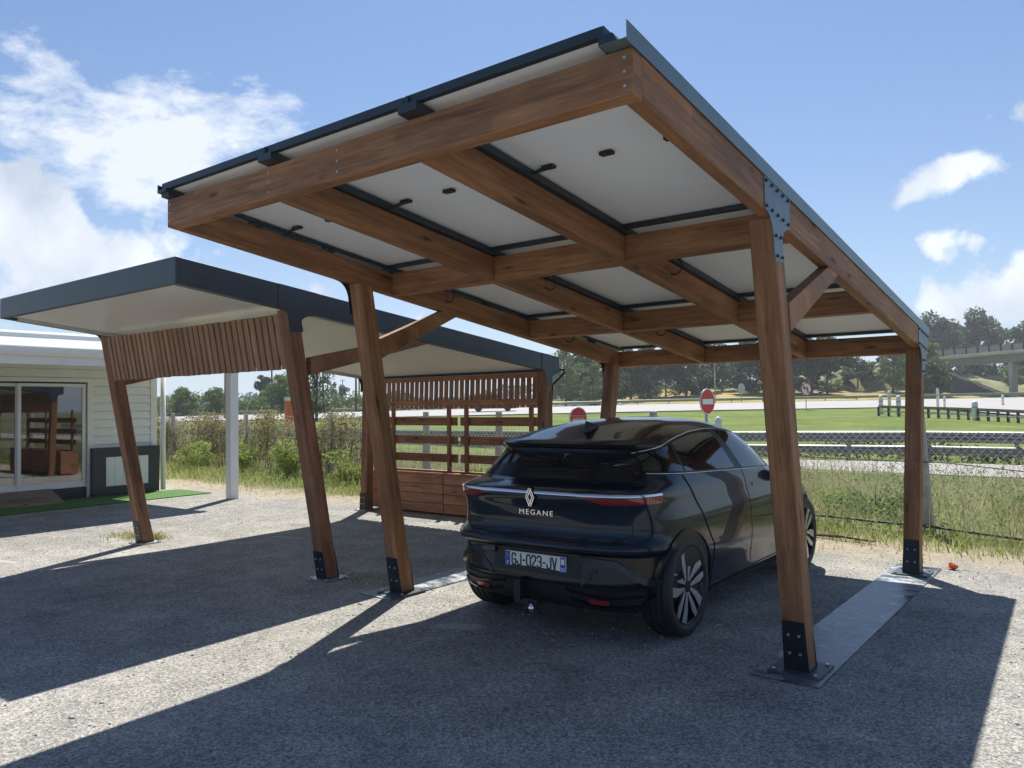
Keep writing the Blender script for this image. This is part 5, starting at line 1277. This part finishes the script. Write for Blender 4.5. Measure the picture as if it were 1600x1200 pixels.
# approach embankment
SCRUB = field_mat('scrub_slope', (.11, .12, .06), (.24, .24, .12), (.42, .40, .22), .25)
OCHRE = field_mat('mown_ochre_field', (.20, .16, .07), (.36, .28, .11), (.46, .38, .17), .12)
def emb(name, Ss, hts, D0, D1, D2, mat, zb_=2.4):
    V = []; Fc = []
    for S, h in zip(Ss, hts):
        for D, k in ((D0, 0), (D0+(D1-D0)*.5, .62), (D1, 1), (D2, 1), (D2+14, 0)): q = SD(S, D); V.append((q.x, q.y, zb_+k*h+.25*math.sin(S*.9+D)*(k > 0)))
    for i in range(len(Ss)-1):
        for j in range(4): Fc.append((i*5+j, (i+1)*5+j, (i+1)*5+j+1, i*5+j+1))
    return tag(link(name, np_mesh(name, V, Fc, mat, smooth=True)), kind='structure')
emb('embankment', np.arange(30, 67, 2.), [.4+max(0, (S-30)/36)**.8*5.4 for S in np.arange(30, 67, 2.)], 118, 124, 132, SCRUB)
emb('embankment', np.arange(79, 150, 3.), [4.2+.4*math.sin(S) for S in np.arange(79, 150, 3.)], 150, 165, 190, SCRUB)
def rise(S, D): return np.clip(D-102, 0, 40)*(.028+.050*sst(15, 30, S))
_H = H
def H2(x, y): return _H(x, y) + rise(.7898*x+.6134*y, -.6134*x+.7898*y)
H = H2
frame_sheet('ochre_field', np.linspace(-30, 62, 47), np.linspace(112.5, 150, 15), OCHRE, .06)
frame_sheet('ochre_field', np.linspace(16, 62, 24), np.linspace(101, 113, 7), OCHRE, .04)
H = _H
# ---- trees
def tree_leaf(name, lo, mid, hi): return leafmat(name, lo, mid, hi, .25)
LF1 = tree_leaf('oak_leaves', (.032, .056, .027), (.06, .098, .042), (.115, .16, .06)); LF2 = tree_leaf('light_leaves', (.09, .15, .04), (.15, .22, .06), (.23, .29, .10)); LF3 = tree_leaf('poplar_leaves', (.06, .09, .05), (.10, .14, .075), (.17, .21, .11))
def tree_proto(h, wdt, n, mat, leaf, seed, trunk=.28, base=.18, gaps=.5, blobs=26):
    r0 = np.random.default_rng(seed); out = []
    limbs = MB(); tr_h = h*.75; lean = r0.uniform(-.03, .03, 2)*h
    limbs.tube([(0, 0, -.5), (lean[0]*.3, lean[1]*.3, h*.3), (lean[0], lean[1], tr_h)], [trunk*h/12, trunk*.65*h/12, .03], 7)
    for k in range(blobs):
        zf = r0.uniform(base+.08, .97); prof_ = math.sin(min(1, (zf-base)/(1-base))**.7*math.pi)**.6; a = r0.uniform(0, 6.28); q = wdt/2*prof_*r0.uniform(.25, .95)
        c_ = np.array([q*math.cos(a), q*math.sin(a), zf*h]); br = wdt*r0.uniform(.10, .20)
        m_ = n//blobs; p = r0.normal(size=(m_, 3)); p /= np.linalg.norm(p, axis=1)[:, None]; p *= (br*r0.uniform(.25, 1.05, m_)**.6)[:, None]; p[:, 2] *= .8; out.append(p+c_)
        if k % 2 == 0: limbs.tube([(lean[0]*.4, lean[1]*.4, c_[2]*.62), (c_[0]*.55, c_[1]*.55, c_[2]*.85), tuple(c_)], [.09*h/12, .05*h/12, .02], 5)
    C_ = np.concatenate(out); V, Fc = cards(C_, leaf)
    return np_mesh('crown', V, Fc, mat), limbs.build('trunk', TWIG, None, 0, True)
PROT = [tree_proto(12, 10, 6200, LF1, .55, 1, base=.02, blobs=32), tree_proto(12, 9, 5600, LF1, .55, 2, base=.0, blobs=30), tree_proto(12, 7, 3600, LF3, .50, 3, base=.22, blobs=18), tree_proto(12, 8, 4200, LF2, .5, 4, base=.05), tree_proto(12, 11, 5200, LF1, .6, 5, base=.25, blobs=22)]
CYP = tree_proto(12, 6.0, 6000, LF1, .5, 8, base=-.06, blobs=60)
AIRY = tree_proto(12, 6.5, 4200, LF3, .40, 9, base=.0, blobs=50)
BUSHY = tree_proto(12, 11, 6000, LF2, .6, 21, base=-.05, blobs=40)
tree_n = 0
def tree(u, D, h, proto, label, group='trees beyond the motorway', ws=1.0, dz=0., name='tree', cat='tree'):
    global tree_n; x, y, z = spot(u, D); t = thing(name, (x, y, z+dz), label, cat, group, local=True); s = h/12.0
    t.scale = (s*ws, s*ws, s); t.rotation_euler.z = random.uniform(0, 6.28)
    for nm, me2 in (('crown', proto[0]), ('trunk', proto[1])):
        o = bpy.data.objects.new(nm, me2); COL.objects.link(o); o.parent = t
    tree_n += 1; return t
# row behind the motorway, left to right (column, depth, height, kind, width)
T_ = [(884, 112, 8.6, 3, 'pale green round tree just right of the slatted carport roof end', 1.0), (905, 118, 8.0, 0, 'dark tree behind the silver passing car', 1.0), (925, 104, 5.8, 3, 'light green small tree left of the left rear timber post', .9), (948, 122, 8.4, 1, 'dark tree hidden behind the left rear timber post', 1.1),
      (985, 118, 7.6, 0, 'dark dense tree just right of the left rear timber post', 1.1), (1012, 124, 8.0, 1, 'dark green tree third in the row, above the pale hay field', 1.1), (1040, 120, 7.0, 4, 'low spreading dark tree above the ochre field', 1.0), (1072, 116, 7.2, 0, 'broad dark tree just left of the no-entry sign', 1.2),
      (1098, 122, 8.2, 1, 'dark tree directly behind the no-entry sign', 1.0), (1128, 126, 7.8, 2, 'open feathery tree right of the no-entry sign', 1.2), (1150, 130, 6.8, 3, 'paler tree behind the small grey round sign', 1.0), (1172, 118, 8.2, 1, 'dark tree at the left side of the near timber post', 1.2),
      (1205, 118, 8.5, 0, 'dark tree hidden by the near right timber post', 1.1), (1240, 114, 8.2, 1, 'dark bushy tree above the no-turn sign', 1.1), (1268, 116, 7.8, 0, 'dark broad tree just right of the no-turn sign', 1.1), (1292, 112, 8.0, 4, 'dark tree with a bare trunk standing on the ochre field', 1.0),
      (1345, 124, 6.6, 2, 'greyish open tree on the scrub slope', 1.0), (1395, 114, 6.6, 3, 'bright green tree left of the right rear timber post', 1.1), (1448, 108, 7.4, 3, 'bright green tree between the timber post and the bridge', 1.1), (1456, 104, 4.6, 1, 'dark low bushy tree in front of the bridge abutment', 1.3),
      (1465, 168, 20.5, 2, 'tall airy tree left of the bridge railing', .9), (1484, 172, 18.5, 2, 'tall airy tree second from left above the bridge', .9), (1508, 178, 17.5, 1, 'tall dark tree in the middle above the bridge', .75), (1530, 170, 21.5, 2, 'tallest airy tree above the bridge railing', .95), (1556, 176, 19, 2, 'tall airy tree right of the tallest one above the bridge', .9), (1574, 180, 14, 2, 'shorter open tree above the bridge near the right edge', 1.0), (1598, 168, 18, 2, 'tall tree cut by the right edge above the bridge', .9), (1635, 172, 18, 1, 'tree just outside the right edge above the bridge', 1.)]
for u, D, h, k, lb_, ws in T_:
    S_ = D*(u-800)/F_PX; rz_ = float(rise(S_, D)) if D < 140 and u < 1345 else 0.0
    if D > 160: h = h*.90
    tree(u, D, h*(1.02 if D < 140 else 1), PROT[k], lb_, ws=ws, dz=rz_+(1.2 if u > 1345 and 110 < D < 140 else 0))
out = []
for u in np.linspace(858, 1322, 150):
    D = 136+5*math.sin(u*.11); x, y, z = spot(u, D); h_ = 5.8+1.5*math.sin(u*.045)+1.0*math.sin(u*.13+1)+.6*math.sin(u*.31); n_ = 120
    out.append(np.stack([rng.normal(x, .9, n_), rng.normal(y, 1.3, n_), z+.8+h_*rng.uniform(0, 1, n_)**.8], -1))
V, Fc = cards(np.concatenate(out), .55); tag(link('back_wood', np_mesh('back_wood', V, Fc, LF1)), kind='stuff')
# scrub on the embankment
for k, (u, D, h) in enumerate(((1300, 118, 3.2), (1322, 121, 3.4), (1340, 119, 3.6), (1362, 121, 3.4), (1380, 119, 3.8), (1408, 122, 4.0), (1588, 150, 6), (1612, 148, 6))):
    nm = ['leftmost grey-green shrub at the foot of the scrub slope', 'second grey-green shrub on the scrub slope', 'third grey-green shrub, mid-slope', 'fourth shrub near the top of the scrub slope', 'fifth shrub below the bridge ramp', 'shrub near the right rear post on the slope', 'shrub under the bridge, right of the pier', 'shrub under the bridge at the right edge'][k]
    tree(u, D, h, PROT[(3, 2, 4)[k % 3]], nm, 'shrubs on the road embankment', 1.7, .8+(k*.55 if k < 6 else 1), 'shrub', 'shrub')
# left background
LT = [(286, 100, 3.6, 3, 'lighter rounded tree rising a little above the bushes near the building corner'), (338, 98, 3.4, 3, 'rounded green tree just left of the white porch post'), (438, 96, 4.6, 3, 'round green tree above the orange post'), (458, 104, 5.6, 0, 'big green tree behind the leaning timber post')]
for u, D, h, k, lb_ in LT: tree(u, D, h, BUSHY, lb_, 'trees beyond the left fence', 1.25, .1)
tree(408.5, 130, 6.6, CYP, 'left one of a pair of dark narrow cypresses', 'pair of cypresses', 1.0); tree(416.5, 130, 6.3, CYP, 'right one of a pair of dark narrow cypresses', 'pair of cypresses', 1.0)
tree(494, 60, 6.0, AIRY, 'slender airy pale-green tree between the leaning timber posts', 'trees beyond the left fence', 1.0, -.2)
tree(536, 150, 5.2, PROT[2], 'small conical tree between the leaning posts, far off', 'trees beyond the left fence', 1.0); tree(520, 210, 6.0, PROT[2], 'distant small tree below the pale hills', 'trees beyond the left fence', 1.2)
# low hedge line along the motorway's far side at left (a mass)
out = []
for S in np.arange(-95, -16, .5):
    n_ = 70; q = SD(S, 115+3*math.sin(S*.3), .2); hh_ = 2.7+.6*math.sin(S*.37)+.45*math.sin(S*1.3)+.3*math.sin(S*2.9); p = rng.normal(size=(n_, 3))*np.array([.7, 1.2, 0]); p[:, 2] = rng.uniform(0, 1, n_)**.8*hh_; out.append(p+np.array(q))
V, Fc = cards(np.concatenate(out), .5); tag(link('hedgerow', np_mesh('hedgerow', V, Fc, LF2)), kind='stuff')
# far wooded ridge lines (masses)
for D0, hh_, S0, S1, nme in ((420, 13, -420, 560, 'far_wood'), (230, 6.5, -200, -10, 'far_wood')):
    out = []
    for S in np.arange(S0, S1, 2.2*(D0/230)):
        n_ = 60; q = SD(S, D0+rng.uniform(-10, 10)); h2 = hh_*(.65+.25*math.sin(S*.021)+.2*math.sin(S*.083+1)); p = np.stack([rng.normal(0, 2.6*D0/230, n_), rng.normal(0, 2.6, n_), rng.uniform(0, 1, n_)**.8*h2], -1); out.append(p+np.array([q.x, q.y, q.z]))
    V, Fc = cards(np.concatenate(out), 1.5*D0/230); tag(link(nme, np_mesh(nme, V, Fc, LF1)), kind='stuff')
# hills on the left horizon
xs_ = np.linspace(-1500, 600, 70); V = []; Fc = []
for i, S in enumerate(xs_):
    for j, (D, k) in enumerate(((1500, 0), (1750, .55), (2000, 1), (2300, .3))):
        q = SD(S, D); h_ = 34*max(.05, (.55+.28*math.sin(S*.0045+1.2)+.16*math.sin(S*.013)))*k*(1 if S < 0 else max(.2, 1-S/500)); V.append((q.x, q.y, 1+h_))
for i in range(len(xs_)-1):
    for j in range(3): Fc.append((i*4+j, (i+1)*4+j, (i+1)*4+j+1, i*4+j+1))
tag(link('hills', np_mesh('hills', V, Fc, field_mat('wooded_hills', (.03, .05, .02), (.05, .075, .03), (.10, .11, .05), .01), smooth=True)), kind='structure')
# utility poles and their wires
pl_ = [(352, 70, 6.3, 'wooden utility pole with transformer just left of the white post'), (424.5, 95, 7.0, 'utility pole left of the round green tree'), (504.5, 85, 6.0, 'utility pole right of the airy tree'), (512, 150, 7.5, 'thin far utility pole right of the airy tree'), (535, 180, 7.5, 'thin far pole by the small conical tree'), (556, 90, 7.2, 'utility pole left of the slatted carport rear post'), (561, 120, 9.5, 'thin pole closest to the slatted carport rear post')]
tops = []
for u, D, h, lb_ in pl_:
    x, y, z = spot(u, D); t = thing('utility_pole', (x, y, z), lb_, 'utility pole', 'utility poles beyond the left fence')
    MB().tube([(x, y, z-.5), (x, y, z+h)], [.13, .09], 8).build('pole', TWIG, t); a = AXS*.6
    MB().beam(Vector((x, y, z+h-.3))-a, Vector((x, y, z+h-.3))+a, .09, .09).build('crossarm', TWIG, t); tops.append(Vector((x, y, z+h-.2)))
    if u == 352: MB().cyl((x-.3, y, z+h-1.9), (x-.3, y, z+h-1.2), .22, 10).build('transformer', GALV, t)
for a, b_, lb_ in ((0, 1, 'power line between the first two utility poles'), (1, 2, 'power line from the second to the third utility pole'), (2, 5, 'power line running on to the pole by the carport')):
    A_, B_ = tops[a], tops[b_]; tag(MB().tube([A_.lerp(B_, t)+Vector((0, 0, -1.1*4*t*(1-t)*.5)) for t in np.linspace(0, 1, 10)], .018, 4).build('power_line', RAIL), lb_, 'power line')
A_ = tops[0]; B_ = Vector(spot(120, 60))+Vector((0, 0, 8)); tag(MB().tube([A_.lerp(B_, t)+Vector((0, 0, -.6*4*t*(1-t))) for t in np.linspace(0, 1, 10)], .018, 4).build('power_line', RAIL), 'power line running left from the first utility pole behind the building', 'power line')

out = []
for x in np.arange(-40, 16, .12):
    n_ = 26; z0 = HR(x, 23.6); p = np.stack([rng.normal(x, .15, n_), rng.uniform(23.15, 24.4, n_), z0+rng.uniform(0, .42+.12*math.sin(x*.9), n_)], -1); out.append(p)
V, Fc = cards(np.concatenate(out), .13); tag(link('rail_undergrowth', np_mesh('rail_undergrowth', V, Fc, LF1)), kind='stuff')

# ================================================================== AIR
hz = MatB('haze_air'); hz.N.remove(hz.p); pv = hz.n('ShaderNodeVolumePrincipled'); pv.inputs['Color'].default_value = (.86, .92, 1.0, 1)
pv.inputs['Density'].default_value = .00062; pv.inputs['Anisotropy'].default_value = .35; hz.lk(pv.outputs[0], hz.out.inputs['Volume'])
hb_ = MB().lo_hi((-3300, -3300, -4.6), (3300, 3300, 42)); tag(hb_.build('haze', hz.m), kind='stuff')
